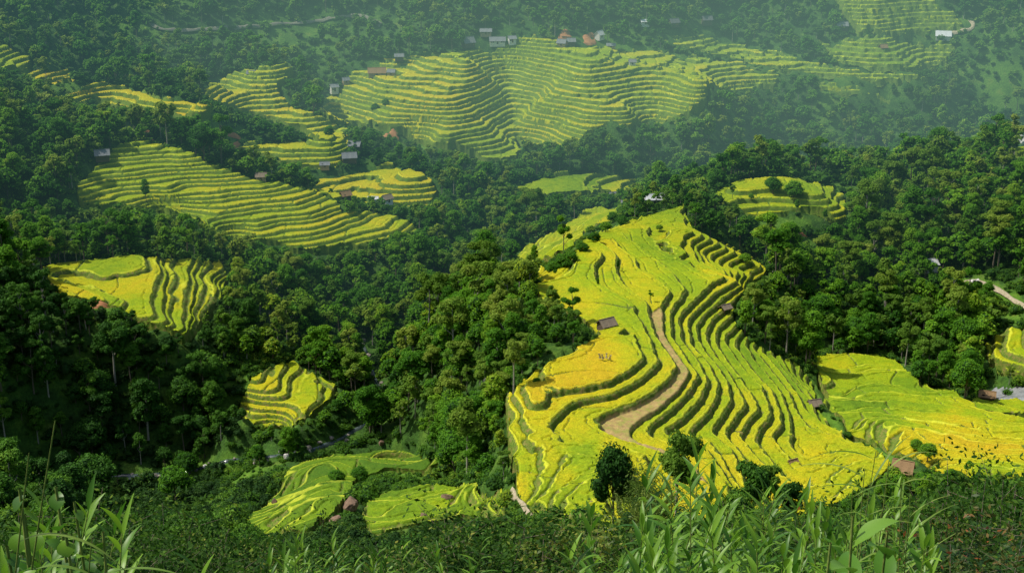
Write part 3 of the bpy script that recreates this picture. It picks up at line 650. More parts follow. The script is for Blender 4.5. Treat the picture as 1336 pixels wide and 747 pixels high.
# ------------------------------------------------------------------ scatter with geometry nodes (for what nobody could count)
def scatter(name, label, cat, pts, rot, scl, idx, meshes, kind='stuff'):
    me = bpy.data.meshes.new(name); me.vertices.add(len(pts)); me.vertices.foreach_set('co', np.asarray(pts, np.float32).ravel())
    for nm, arr, ty in (('rz', rot, 'FLOAT'), ('sc', scl, 'FLOAT'), ('ix', idx, 'INT')):
        a = me.attributes.new(nm, ty, 'POINT'); a.data.foreach_set('value', np.asarray(arr, np.float32 if ty == 'FLOAT' else np.int32))
    o = link(name, me, kind=kind, label=label, category=cat)
    for me_ in meshes:
        for mt in me_.materials:
            if mt.name not in [q.name for q in me.materials if q]: me.materials.append(mt)
    ng = bpy.data.node_groups.new(name + '_scatter', 'GeometryNodeTree')
    ng.interface.new_socket('Geometry', in_out='INPUT', socket_type='NodeSocketGeometry'); ng.interface.new_socket('Geometry', in_out='OUTPUT', socket_type='NodeSocketGeometry')
    gi = ng.nodes.new('NodeGroupInput'); go = ng.nodes.new('NodeGroupOutput'); jn = ng.nodes.new('GeometryNodeJoinGeometry')
    def at(nm, ty):
        n_ = ng.nodes.new('GeometryNodeInputNamedAttribute'); n_.data_type = ty; n_.inputs['Name'].default_value = nm; return n_.outputs['Attribute']
    rz, sc_, ix = at('rz', 'FLOAT'), at('sc', 'FLOAT'), at('ix', 'INT')
    cx = ng.nodes.new('ShaderNodeCombineXYZ'); ng.links.new(rz, cx.inputs[2])
    for k, m_ in enumerate(meshes):
        po = bpy.data.objects.new(name + '_kind', m_)
        oi = ng.nodes.new('GeometryNodeObjectInfo'); oi.inputs['Object'].default_value = po; oi.inputs['As Instance'].default_value = False
        cm = ng.nodes.new('FunctionNodeCompare'); cm.data_type = 'INT'; cm.operation = 'EQUAL'
        ii = [s for s in cm.inputs if s.type == 'INT']; ng.links.new(ix, ii[0]); ii[1].default_value = k
        ip = ng.nodes.new('GeometryNodeInstanceOnPoints')
        ng.links.new(gi.outputs[0], ip.inputs['Points']); ng.links.new(cm.outputs[0], ip.inputs['Selection']); ng.links.new(oi.outputs['Geometry'], ip.inputs['Instance'])
        ng.links.new(cx.outputs[0], ip.inputs['Rotation']); ng.links.new(sc_, ip.inputs['Scale']); ng.links.new(ip.outputs[0], jn.inputs[0])
    ng.links.new(jn.outputs[0], go.inputs[0])
    md = o.modifiers.new('scatter', 'NODES'); md.node_group = ng
    return o

def gpos(x, y):
    return H(x, y) + .8 * vnoise(x, y, 14, 31) * np.clip(np.hypot(x, y) / 60, 0, 1) + .35 * vnoise(x, y, 4, 32) * np.clip(np.hypot(x, y) / 60, 0, 1)
PIX_F = [(np.array(pix, float)) for key, poly, pix in FP]
def in_pix(px, py, polys):
    c = np.zeros(px.shape, bool)
    for p in polys: c |= inside(px, py, p)
    return c
def jitter_points(y0, y1, s, seed, half=.42):
    r = np.random.default_rng(seed); xs = np.arange(-y1*half, y1*half, s); ys = np.arange(y0, y1, s)
    X, Y = np.meshgrid(xs, ys); X = X + (np.arange(len(ys)) % 2 * s * .5)[:, None]
    X = X + r.uniform(-.42, .42, X.shape) * s; Y = Y + r.uniform(-.42, .42, X.shape) * s
    X = X.ravel(); Y = Y.ravel(); k = np.abs(X) < Y * half + 12; return X[k], Y[k], r
# clearings without trees
STREAM = [(60,640),(140,622),(200,618),(260,612),(320,603),(360,598),(420,585),(470,560),(497,535),(495,510),(488,490),(480,465),(470,445)]
CLEAR_PIX = {'bushes': [(700,370),(690,350),(720,335),(760,300),(810,283),(835,290),(790,303),(755,325),(735,350)],
 'knollside': [(985,285),(1060,278),(1075,300),(1068,335),(1010,338),(985,320)], 'meadow': [(552,392),(568,370),(610,362),(690,338),(692,352),(640,370),(600,388)],
 'lowleft': [(150,640),(250,610),(350,612),(420,590),(480,575),(560,585),(600,628),(660,630),(672,650),(690,690),(672,747),(100,747),(110,690)], 'gully': [(1055,480),(1075,500),(1085,540),(1115,570),(1190,600),(1215,615),(1200,640),(1130,640),(1095,580),(1068,545)],
 'village': [(590,62),(600,50),(650,44),(690,52),(700,62),(640,68)], 'village2': [(720,62),(730,45),(790,42),(800,60),(760,66)], 'track': [(1240,358),(1300,365),(1345,400),(1345,420),(1290,385)],
 'pond': [(1275,505),(1345,505),(1345,525),(1275,528)], 'slope_l': [(285,490),(335,468),(348,478),(308,535)], 'rocks': [(1290,178),(1345,178),(1345,192),(1290,192)],'midhuts':[(425,215),(470,200),(480,215),(430,225)]}
CLEARW = [world_poly(p) for p in CLEAR_PIX.values()]
STW = hit([a for a, b in STREAM], [b for a, b in STREAM])[:, :2]
def near_stream(x, y, w):
    c = np.full(x.shape, 1e9)
    for a, b in zip(STW[:-1], STW[1:]):
        ab = b - a; t = np.clip(((x-a[0])*ab[0] + (y-a[1])*ab[1]) / (ab @ ab), 0, 1); c = np.minimum(c, np.hypot(x-a[0]-t*ab[0], y-a[1]-t*ab[1]))
    return c < w
tx, ty, tr = [], [], []
for y0, y1, s, sd_ in ((262, 480, 5.1, 1), (480, 700, 5.6, 2), (700, 1000, 6.2, 3)):
    a, b, r_ = jitter_points(y0, y1, s, sd_); tx.append(a); ty.append(b)
tx = np.concatenate(tx); ty = np.concatenate(ty)
R5 = np.random.default_rng(5)
ok = ~in_field(tx, ty) & ~near_stream(tx, ty, 2.6)
for p in CLEARW: ok &= ~inside(tx, ty, p)
ROADS = [[(193,30),(200,38),(215,43),(245,42),(290,40),(340,37),(400,32),(450,24),(478,24),(497,36)], [(1236,49),(1250,44),(1270,40),(1274,34)], [(1256,370),(1272,368),(1290,372),(1305,384),(1320,396),(1345,410)], [(290,172),(310,178),(318,184)], [(667,640),(672,652),(681,660),(688,675),(690,700)]]
for rd_ in ROADS:
    q_ = hit([a for a, b in rd_], [b for a, b in rd_])[:, :2]
    for A_, B_ in zip(q_[:-1], q_[1:]):
        for t_ in np.linspace(0, 1, 8):
            c_ = A_ + (B_ - A_) * t_; dv = c_ / np.linalg.norm(c_); al = (tx - c_[0])*dv[0] + (ty - c_[1])*dv[1]; ac = np.abs(-(tx - c_[0])*dv[1] + (ty - c_[1])*dv[0])
            ok &= ~((ac < 5) & (al < 4) & (al > (-13 if c_[1] > 500 else -16)) & (R5.random(len(tx)) < .85))
openf = vnoise(tx, ty, 40, 41) + .5 * vnoise(tx, ty, 15, 42)
ok &= ~((openf > .45) & (ty > 560) & (R5.random(len(tx)) < .8))
nearfront = (ty < 300) & (np.abs(tx) < 140)
tx, ty = tx[ok], ty[ok]; tz = gpos(tx, ty)
sc = np.clip(np.exp(R5.normal(-.13, .32, len(tx))), .45, 1.6) * np.where(ty > 600, .85, 1.0) * (1 + .18 * vnoise(tx, ty, 30, 77))
ki = R5.integers(0, 10, len(tx))
HT = np.array([9, 9, 12, 10, 10.5, 9, 10, 12, 10.5, 9.])
# a tree may hide the lower edge of a field behind it only a little: shorter trees grow below the fields
px, py, f_ = project(np.stack([tx, ty, tz], -1)); sc = np.where((px > 775) & (px < 935) & (py > 215) & (py < 300) & (ty < 580), sc * .6, sc)
alive = np.ones(len(tx), bool)
for it in range(6):
    bad = np.zeros(len(tx), bool)
    for fr in (1., .8, .6):
        for sx in (-2.5, 0, 2.5):
            px, py, f_ = project(np.stack([tx + sx*sc, ty, tz + HT[ki]*sc*fr - np.where(ty > 600, 0, 1.2)], -1)); bad |= in_pix(px, py + 1, PIX_F)
    sc = np.where(bad & alive, sc * .8, sc)
alive = ~(bad & (sc < .30)); 
tx, ty, tz, sc, ki = tx[alive], ty[alive], tz[alive], sc[alive], ki[alive]
rot = R5.uniform(0, 6.28, len(tx))
px, py, f_ = project(np.stack([tx, ty, tz + HT[ki]*sc*.7], -1))
# seen from the viewpoint?
def visible(x, y, z):
    c = np.ones(len(x), bool)
    for t in np.linspace(.35, .985, 60):
        c &= z * t > H(x*t, y*t) + 1.0
    return c
vis = (px > -10) & (px < 1346) & (py > -10) & (py < 757)
vis[vis] &= visible(tx[vis], ty[vis], (tz + HT[ki]*sc*.8)[vis])
size = np.where(vis & (sc > .45), HT[ki] * sc / f_, 0)
order = np.argsort(-size)[:290]
single = np.zeros(len(tx), bool); single[order] = True
print('trees', len(tx), 'single max D', ty[order].max(), round(time.time() - T0, 1))
GRP = [('grove', (460, 380, 800, 640), 'broadleaf trees of the grove between the stream and the golden spur', 'leafy green tree in the dense grove left of the terraced spur'),
       ('right', (900, 200, 1345, 520), 'broadleaf trees of the wood right of the spur', 'dark green tree in the wood right of the terraced spur'),
       ('left', (-20, 300, 460, 700), 'broadleaf trees of the dark wood on the left slope', 'shaded dark green tree in the wood on the left slope'),
       ('front', (-20, 560, 1345, 760), 'trees at the foot of the viewing slope', 'dark leafy tree near the foot of the viewing slope')]
def group_of(a, b):
    for k, (x0, y0, x1, y1), g, l in GRP:
        if x0 <= a <= x1 and y0 <= b <= y1: return g, l
    return 'broadleaf trees around the spur', 'green tree growing around the terraced spur'
def tree_obj(name, kindi, loc, rz, s, label, group=None, meshes=None):
    t = bpy.data.objects.new(name, None); COL.objects.link(t); t.empty_display_size = .5
    t.location = loc; t.rotation_euler = (0, 0, rz); t.scale = (s, s, s)
    t['label'] = label; t['category'] = 'tree'
    if group: t['group'] = group
    tm, cm_ = meshes or (NEAR[kindi][1], NEAR[kindi][2])
    link('trunk', tm, t); link('crown', cm_, t)
    return t
M_SCRUB = leaf_mat('dark_scrub_leaves', [(0, (.006, .024, .004)), (.45, (.018, .058, .007)), (.85, (.05, .12, .012)), (1., (.10, .17, .018))], .3)
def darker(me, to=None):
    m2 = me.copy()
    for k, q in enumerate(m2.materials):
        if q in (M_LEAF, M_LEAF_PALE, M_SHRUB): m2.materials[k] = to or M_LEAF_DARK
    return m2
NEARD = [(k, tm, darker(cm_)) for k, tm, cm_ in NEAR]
def in_dark(a, b): return (a < 340 + 60*np.sin(b*.05)) & (b > 345 + .16*a) & (a < 330 - (b - 560) * .6 * (b > 560))  # dim lower-left area, its shade put into darker leaf copies
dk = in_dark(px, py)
for i in order:
    g, l = group_of(px[i], py[i])
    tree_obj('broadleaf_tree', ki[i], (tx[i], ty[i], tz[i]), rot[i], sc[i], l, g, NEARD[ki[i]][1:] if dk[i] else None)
rest = ~single
fars = rest & (f_ > 430); mids = rest & ~fars
MIDM = []
for i, (k, tm, cm_) in enumerate(NEAR):
    T, Cn = make_tree(100 + i, k, .58, 2000)
    S = Soup(); S.v = T.v + Cn.v; S.f = list(T.f) + [f + T.n for f in Cn.f]; S.m = [m + 2 for m in T.m] + Cn.m; S.t = T.t + Cn.t
    MIDM.append(S.mesh('mid_tree', [M_LEAF_PALE if i in (1, 4, 6) else M_LEAF, M_CORE, M_BARKP if i % 3 == 1 else M_BARK]))
allp = np.stack([tx, ty, tz], -1)
scatter('forest', 'unbroken green woodland filling the valley around the terraces', 'forest', allp[rest], rot[rest], sc[rest], np.where(dk, ki + 20, np.where(fars, ki, ki + 10))[rest], FARM + MIDM + [darker(q) for q in MIDM])

# undergrowth
ux, uy = [], []
for y0, y1, s, sd_ in ((55, 130, 1.7, 10), (130, 260, 2.0, 11), (260, 480, 2.3, 12), (480, 700, 3.4, 13), (700, 960, 4.6, 14)):
    a, b, r_ = jitter_points(y0, y1, s, sd_); ux.append(a); uy.append(b)
ux = np.concatenate(ux); uy = np.concatenate(uy)
ok = ~in_field(ux, uy) & ~near_stream(ux, uy, 1.6)
for nm in ('meadow', 'pond', 'rocks', 'track', 'village', 'village2', 'knollside', 'gully'):
    p = world_poly(CLEAR_PIX[nm]); ok &= ~(inside(ux, uy, p) & (R5.random(len(ux)) < (.75 if nm in ('knollside', 'gully') else .95)))
ok &= R5.random(len(ux)) < np.clip(.85 + vnoise(ux, uy, 18, 90) * .6, .25, 1)
ux, uy = ux[ok], uy[ok]; uz = gpos(ux, uy)
us = np.clip(np.exp(R5.normal(-.1, .42, len(ux))), .4, 2.2) * np.where(uy > 480, 1.5, 1.0) * np.where(uy < 130, .8, 1)
for it in range(5):
    a, b, f2 = project(np.stack([ux, uy, uz + 1.7*us], -1)); bad = in_pix(a, b + 1, PIX_F); us = np.where(bad, us*.75, us)
ui = np.where(uy > 480, R5.integers(5, 9, len(ux)), R5.integers(0, 5, len(ux)))
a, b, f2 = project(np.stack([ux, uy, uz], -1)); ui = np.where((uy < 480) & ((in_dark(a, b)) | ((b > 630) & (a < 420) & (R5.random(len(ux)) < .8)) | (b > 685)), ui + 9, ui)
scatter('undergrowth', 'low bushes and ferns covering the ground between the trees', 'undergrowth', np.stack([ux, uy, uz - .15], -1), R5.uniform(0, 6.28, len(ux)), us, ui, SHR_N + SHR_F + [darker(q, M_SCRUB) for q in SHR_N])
print('shrubs', len(ux), round(time.time() - T0, 1))
# ------------------------------------------------------------------ plants on the viewing slope
M_CANE = leaf_mat('cane_leaves', [(0, (.012, .045, .004)), (.4, (.05, .15, .010)), (1., (.21, .38, .025))], .4, .42, .35, False)
M_BROAD = leaf_mat('broad_leaves', [(0, (.04, .12, .01)), (.5, (.08, .20, .015)), (1., (.16, .30, .03))], .35, .4, .4, False)
M_GRASS = leaf_mat('grass_blades', [(0, (.025, .08, .008)), (.5, (.08, .18, .014)), (1., (.24, .32, .06))], .4, .5, .3, False)
M_STALK = bark_mat('stalk', (.08, .12, .02), (.20, .24, .06))
M_DARKL = leaf_mat('dark_leaves', [(0, (.010, .035, .005)), (.5, (.03, .085, .009)), (.85, (.07, .15, .014)), (1., (.15, .21, .02))], .4, .6, .1, False)
M_REDL = leaf_mat('reddish_leaves', [(0, (.02, .05, .008)), (.55, (.045, .085, .012)), (.8, (.11, .09, .02)), (1., (.32, .07, .02))], .3, .5, .2, False)
M_YLEAF = leaf_mat('yellowing_leaves', [(0, (.03, .06, .008)), (.5, (.08, .14, .015)), (1., (.26, .27, .04))], .35, .5, .2, False)
M_BAMB = leaf_mat('bamboo_leaves', [(0, (.04, .09, .01)), (.5, (.09, .16, .018)), (1., (.19, .25, .03))], .4, .5, .2, True)

def blade(S, base, d, L, W_, arch, t, m=0, n=7, fold=.25, peak=.35, twist=0.):
    """a tapering leaf that leaves base in direction d and arches down"""
    d = np.asarray(d, float); d /= np.linalg.norm(d)
    side = np.cross(d, (0, 0, 1.)); side /= np.linalg.norm(side) + 1e-9
    p = np.array(base, float); V = []; cur = d.copy()
    for i in range(n + 1):
        q = i / n
        w = W_ * (math.sin(math.pi * min(1, (q / peak) * .5)) if q < peak else math.cos(math.pi * .5 * (q - peak) / (1 - peak)) ** .85) * .5
        w = max(w, .002)
        up = np.cross(side, cur); s2 = side * math.cos(twist*q) + up * math.sin(twist*q)
        V += [p - s2*w + up*fold*w, p, p + s2*w + up*fold*w]
        cur = cur + np.array((0, 0, -arch / n)) ; cur /= np.linalg.norm(cur)
        p = p + cur * L / n
    Fc = []
    for i in range(n):
        a = i*3; Fc += [(a, a+1, a+4, a+3), (a+1, a+2, a+5, a+4)]
    S.put(V, Fc, m, t)
def cane_soups(r, h, nl=14, L=.42, W_=.055, lean=.1):
    """stalk soup, leaf soup"""
    A, B = Soup(), Soup()
    la = r.uniform(0, 6.28); pts = [np.array((math.cos(la)*lean*h*q*q, math.sin(la)*lean*h*q*q, h*q)) for q in np.linspace(0, 1, 7)]
    A.tube(pts, np.linspace(.008, .003, 7), 0, 5)
    a0 = r.uniform(0, 6.28)
    for i in range(nl):
        q = .62 + .38 * i / (nl - 1); p = pts[0]*0 + np.array((math.cos(la)*lean*h*q*q, math.sin(la)*lean*h*q*q, h*q))
        a = a0 + i * math.pi + r.uniform(-.5, .5); el = .45 + .9 * (i / nl)**2
        s_ = L * r.uniform(.75, 1.15) * (1 - .35 * abs(i / nl - .5))
        blade(B, p, (math.cos(a)*math.cos(el), math.sin(a)*math.cos(el), math.sin(el)), s_, W_ * r.uniform(.8, 1.2), r.uniform(.5, 1.2), r.uniform(.25, .95), 0, 7, .3, .35, r.uniform(-.5, .5))
    return A, B
def cane_clump(seed, h=2.6, n=5):
    r = np.random.default_rng(seed); A, B = Soup(), Soup()
    for i in range(n):
        a, b = cane_soups(r, h * (1 if i == 0 else r.uniform(.7, .97)), int(r.uniform(20, 28)), .235, .034, r.uniform(.02, .16))
        off = np.array((r.normal() * .22, r.normal() * .22, 0)) * (i > 0)
        for S, T in ((A, a), (B, b)):
            for v, f, m, t in zip(T.v, T.f, T.m, T.t): S.v.append(v + off); S.f.append(f + S.n); S.m.append(m); S.t.append(t)
            S.n += T.n
    # bodies of T.f are already offset inside T, so shift as a block above
    return A.mesh('stalk', [M_STALK]), B.mesh('leaves', [M_CANE])
def grass_tuft(seed, n=26, L=1.3, pale=False):
    r = np.random.default_rng(seed); S = Soup()
    for i in range(n):
        a = r.uniform(0, 6.28); el = r.uniform(.9, 1.45)
        blade(S, (r.normal()*.07, r.normal()*.07, 0), (math.cos(a)*math.cos(el), math.sin(a)*math.cos(el), math.sin(el)), L*r.uniform(.6, 1.1), .016*r.uniform(.7, 1.3), r.uniform(.4, 1.5), r.uniform(.1, 1), 0, 9, .3, .25)
    return S.mesh('blades', [M_GRASS])
def leafy_bush(seed, mat, n=2600, leaf=.10, H_=2.0, R=1.1, stems=16, aspect=.5):
    """woody shrub: stems that fork, leaves strung along the twigs"""
    r = np.random.default_rng(seed); A, B = Soup(), Soup(); tips = []
    for i in range(stems):
        a = r.uniform(0, 6.28); q = math.sqrt(r.random()) * R; top = np.array((math.cos(a)*q, math.sin(a)*q, H_ * r.uniform(.55, 1.) * (1 - .25*(q/R)**2)))
        b0 = np.array((math.cos(a)*.15*q, math.sin(a)*.15*q, 0)); mid = (b0 + top) / 2 + r.normal(size=3) * .08
        A.tube([b0, mid, top], [.010, .007, .003], 0, 4)
        for k in range(7):
            s_ = b0 + (top - b0) * r.uniform(.35, 1); e_ = s_ + r.normal(size=3) * (.24, .24, .14) * (R/1.1) + (0, 0, .12)
            A.tube([s_, e_], [.004, .002], 0, 3); tips.append((s_, e_))
    per = max(3, n // len(tips)); P_ = []; Nn = []
    for s_, e_ in tips:
        q = r.uniform(.1, 1.15, per)[:, None]; P_.append(s_ + (e_ - s_) * q + r.normal(size=(per, 3)) * .07 * (R/1.1)); Nn.append(r.normal(size=(per, 3)) * .7 + (0, -.1, .8))
    P_ = np.concatenate(P_); Nn = np.concatenate(Nn); Nn /= np.linalg.norm(Nn, axis=1, keepdims=True)
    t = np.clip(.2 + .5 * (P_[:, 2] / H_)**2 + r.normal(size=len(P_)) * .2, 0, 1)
    B.leaves(P_, Nn, leaf, 0, t, r, aspect)
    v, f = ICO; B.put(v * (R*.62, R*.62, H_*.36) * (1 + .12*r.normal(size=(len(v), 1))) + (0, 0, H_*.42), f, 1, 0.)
    return A.mesh('stems', [M_BARK]), B.mesh('foliage', [mat, M_CORE])

def place_top(px_, py_, D):
    """foot position and height for a plant whose tip stands at distance D"""
    d = ray(px_, py_); d = d / d[1]; x, y, z = d * D
    g_ = float(gpos(np.array([x]), np.array([y]))[0]); return (x, y, g_), z - g_
def plant(name, parts, loc, rz, s, label, cat, group=None):
    t = bpy.data.objects.new(name, None); COL.objects.link(t); t.location = loc; t.rotation_euler = (0, 0, rz); t.scale = (s, s, s) if not isinstance(s, tuple) else s
    t['label'] = label; t['category'] = cat
    if group: t['group'] = group
    for nm, me in parts: link(nm, me, t)
    return t
RR_ = random.Random(3)
# canes
CANES = [cane_clump(500 + i) for i in range(6)]
CP_ = [(845,648,11,0),(872,668,9,1),(900,618,12,2),(915,640,10,3),(938,655,9,4),(962,662,10,5),(985,676,8.5,0),(1008,668,10,1),(1030,680,9,2),(1052,672,10,3),(1075,690,8,4),(1098,668,10,5),(1120,655,11,0),(1140,668,9.5,1),(880,690,8,5),(925,700,7.5,1),(970,705,7.5,2),(1015,712,7,3),(830,690,9,4),(1165,672,10,2),(1190,660,12,3),(858,625,14,3)]
for a, b, D, k in CP_:
    loc, hh = place_top(a, b, D)
    plant('cane_plant', [('stalk', CANES[k][0]), ('leaves', CANES[k][1])], loc, RR_.uniform(0, 6.28), hh / 2.6, 'tall bright green cane with lance-shaped leaves at the viewing edge', 'plant', 'leafy canes on the viewing slope')
# small undergrowth canes filling below them
for i in range(16):
    a = RR_.uniform(760, 1200); b = RR_.uniform(708, 748); D = RR_.uniform(6.5, 10.5)
    loc, hh = place_top(a, b, D); k = RR_.randrange(6)
    plant('cane_plant', [('stalk', CANES[k][0]), ('leaves', CANES[k][1])], loc, RR_.uniform(0, 6.28), hh / 2.6, 'tall bright green cane with lance-shaped leaves at the viewing edge', 'plant', 'leafy canes on the viewing slope')
# tall pale grass stalks at the right
def tall_grass(seed, tips):
    r = np.random.default_rng(seed)
    A, B = Soup(), Soup()
    return A, B
GT = [grass_tuft(600 + i) for i in range(4)]
def grass(a, b, D, k, label, group=None, s_min=None):
    loc, hh = place_top(a, b, D); return plant('grass_tuft', [('blades', GT[k])], (loc[0], loc[1], loc[2]), RR_.uniform(0, 6.28), (.8, .8, hh / 1.15), label, 'grass', group)
def tall_stem(a, b, D, ln, label, nblade=7, seed=1, lean=(0, 0)):
    """one long grass stem with a few blades, tip at the given sight line"""
    r = np.random.default_rng(seed); loc, hh = place_top(a, b, D); A, B = Soup(), Soup()
    top = np.array((0, 0, hh)); base = np.array((lean[0], lean[1], 0.)); pts = [base + (top - base) * q + np.array((lean[0]*.25*math.sin(q*3.1), 0, 0)) for q in np.linspace(0, 1, 8)]
    A.tube(pts, np.linspace(.012, .002, 8), 0, 4)
    for i in range(nblade):
        q = 1 - (i + .3) / nblade * min(.9, ln / hh); p = base + (top - base) * q + np.array((lean[0]*.25*math.sin(q*3.1), 0, 0)); a_ = r.uniform(0, 6.28) if i % 2 else r.choice([0, math.pi]) + r.uniform(-.6, .6)
        el = r.uniform(.5, 1.1); blade(B, p, (math.cos(a_)*math.cos(el), math.sin(a_)*math.cos(el), math.sin(el)), r.uniform(.28, .5), .014, r.uniform(.6, 1.8), r.uniform(.3, 1), 0, 9, .3, .25)
    plant('grass_plant', [('stem', A.mesh('stem', [M_STALK])), ('blades', B.mesh('blades', [M_GRASS]))], loc, 0, 1, label, 'grass', 'tall grass stems at the right')
for i, (a, b, D, ln) in enumerate([(1143,588,7.5,1.5),(1160,600,7,1.5),(1128,612,7,1.3),(1176,622,8,1.4),(1112,640,7,1.2),(1188,640,8,1.2)]):
    tall_stem(a, b, D, ln, 'tall pale grass stem rising above the canes at the right', 8, 20 + i, (RR_.uniform(-.4, .4), 0))
for i in range(9):
    a = RR_.uniform(780, 1250); b = RR_.uniform(700, 742); grass(a, b, RR_.uniform(8, 13), i % 4, 'tuft of narrow green grass among the canes', 'grass tufts among the canes')
# big broad-leaved plant, lower right
def broad_plant(seed, h, nl, L, W_, mat, el0=.2, el1=1.1, only=None):
    r = np.random.default_rng(seed); A = Soup(); parts = []
    A.tube([(0, 0, 0), (.03, 0, h*.5), (0, .02, h)], [.007, .006, .004], 0, 6)
    for i in range(nl):
        q = .55 + .45*i/nl; a = i*2.4 + r.uniform(-.3, .3); el = el0 + (el1-el0) * i/nl; S = Soup()
        blade(S, (0, 0, h*q), (math.cos(a)*math.cos(el), math.sin(a)*math.cos(el), math.sin(el)), L*r.uniform(.75, 1.1), W_*r.uniform(.85, 1.1), r.uniform(.7, 1.3), r.uniform(.2, .9), 0, 12, .22, .42)
        parts.append(('leaf', S.mesh('leaf', [mat])))
    return [('stalk', A.mesh('stalk', [M_STALK]))] + parts
loc, hh = place_top(1118, 676, 3.9); plant('broadleaf_plant', broad_plant(1, hh, 14, .20, .075, M_BROAD), loc, .4, 1, 'large glossy broad-leaved plant at the bottom right edge', 'plant')
loc, hh = place_top(1162, 690, 4.1); plant('broadleaf_plant', broad_plant(2, hh, 12, .19, .07, M_BROAD), loc, 2.4, 1, 'second broad-leaved plant just right of the largest glossy one', 'plant')
loc, hh = place_top(1075, 706, 3.8); plant('broadleaf_plant', broad_plant(3, hh, 9, .22, .075, M_BROAD), loc, 4.4, 1, 'low broad-leaved plant left of the largest glossy one', 'plant')
# left cluster: long arching blades and heart-shaped leaves
def left_grass(a, b, D, base_off, label, seed, blades):
    loc, hh = place_top(a, b, D); A, B = Soup(), Soup(); r = np.random.default_rng(seed)
    top = np.array((0, 0, hh)); base = np.array((base_off, .0, 0.)); P0 = lambda q: base + (top - base) * q + np.array((-.10*math.sin(q*3.14), 0, 0))
    A.tube([P0(q) for q in np.linspace(0, 1, 12)], np.linspace(.009, .0015, 12), 0, 5)
    for q, sx, L, arch, el, t in blades:
        blade(B, P0(q), (sx*math.cos(el), r.uniform(-.25, .25), math.sin(el)), L*.85, .0115, arch, t, 0, 14, .35, .3)
    plant('grass_plant', [('stem', A.mesh('stem', [M_STALK])), ('blades', B.mesh('blades', [M_GRASS]))], loc, 0, 1, label, 'grass')
left_grass(72, 548, 3.0, -.42, 'tallest grass stem leaning right at the left edge', 1, [(.86,1,.26,1.5,.45,.7),(.80,-1,.2,1.3,.7,.5),(.74,1,.34,1.3,.45,.8),(.66,1,.30,1.2,.2,.6),(.62,-1,.3,1.3,.6,.4)])
left_grass(38, 590, 2.8, -.3, 'shorter grass stem with drooping blades at the left edge', 2, [(.92,1,.32,1.6,.6,.8),(.86,1,.36,1.5,.35,.7),(.78,1,.28,1.3,.1,.5),(.8,-1,.25,1.2,.5,.6),(.7,1,.34,1.6,.5,.3)])
left_grass(120, 700, 3.0, -.15, 'low grass stem with long flat blades at the lower left', 3, [(.95,1,.36,1.,.7,.6),(.9,1,.4,.9,.3,.8),(.85,-1,.3,1.1,.5,.5),(.8,1,.36,1.1,.2,.4)])
for i, (a, b, D) in enumerate([(70,640,3.4),(105,655,3.6),(40,668,3.3),(130,690,3.6),(15,640,3.2),(85,700,3.1),(20,712,2.9)]):
    loc, hh = place_top(a, b, D); plant('broadleaf_plant', broad_plant(30 + i, hh, 20, .055, .045, M_CANE, .1, 1.2), loc, i*1.3, 1, 'bright round-leaved herb in the cluster at the lower left', 'plant', 'round-leaved herbs at the lower left')
for i in range(5):
    a = RR_.uniform(-5, 140); b = RR_.uniform(690, 745); D = RR_.uniform(5.5, 8); loc, hh = place_top(a, b, D); k = RR_.randrange(6)
    plant('cane_plant', [('stalk', CANES[k][0]), ('leaves', CANES[k][1])], loc, RR_.uniform(0, 6.28), hh / 2.6, 'leafy green cane in the cluster at the lower left', 'plant', 'leafy canes at the lower left')
for i in range(9):
    a = RR_.uniform(330, 780); b = RR_.uniform(706, 740); D = RR_.uniform(11, 17); loc, hh = place_top(a, b, D); k = RR_.randrange(6)
    plant('cane_plant', [('stalk', CANES[k][0]), ('leaves', CANES[k][1])], loc, RR_.uniform(0, 6.28), hh / 2.6, 'green cane scattered in the dark brush at the bottom middle', 'plant', 'scattered canes at the bottom middle')
# dark bushes
BUSH = {'dark': [leafy_bush(700 + i, M_DARKL, 9000, .06, 2.4, 1.4) for i in range(3)], 'red': [leafy_bush(710 + i, M_REDL, 8000, .06, 2.2, 1.2, aspect=.4) for i in range(3)], 'yellow': [leafy_bush(720 + i, M_YLEAF, 8000, .06, 2.2, 1.3) for i in range(3)]}
BL = {'dark': ('dark leafy shrub on the viewing slope', 'dark shrubs on the viewing slope'), 'red': ('shrub with narrow reddish leaves at the lower right', 'reddish shrubs at the lower right'), 'yellow': ('yellowish green shrub along the bottom edge of the view', 'yellowish shrubs along the bottom edge')}
def bush(a, b, D, kind, k):
    loc, hh = place_top(a, b, D); s = hh / 2.3; w_ = min(s, 1.0 + .55 * (s - 1) if s > 1 else s)
    plant('shrub', [('stems', BUSH[kind][k][0]), ('foliage', BUSH[kind][k][1])], loc, RR_.uniform(0, 6.28), (w_*1.15, w_*1.15, s), BL[kind][0], 'shrub', BL[kind][1])
for i in range(34): bush(RR_.uniform(1180, 1350), RR_.uniform(655, 735), RR_.uniform(14, 30), 'red' if i % 3 == 0 else 'dark', i % 3)
for i in range(26): bush(RR_.uniform(560, 860), RR_.uniform(706, 742), RR_.uniform(12, 26), 'yellow' if i % 3 else 'dark', i % 3)
for i in range(34): bush(RR_.uniform(700, 1200), RR_.uniform(702, 742), RR_.uniform(14, 30), 'dark', i % 3)
for i in range(34): bush(a_ := RR_.uniform(150, 620), RR_.uniform(708, 745) if a_ < 350 else RR_.uniform(724, 750), RR_.uniform(30, 55), 'dark' if i % 2 else 'yellow', i % 3)
for i in range(22): bush(RR_.uniform(-10, 230), RR_.uniform(696, 742), RR_.uniform(14, 30), 'dark', i % 3)
print('near', round(time.time() - T0, 1))

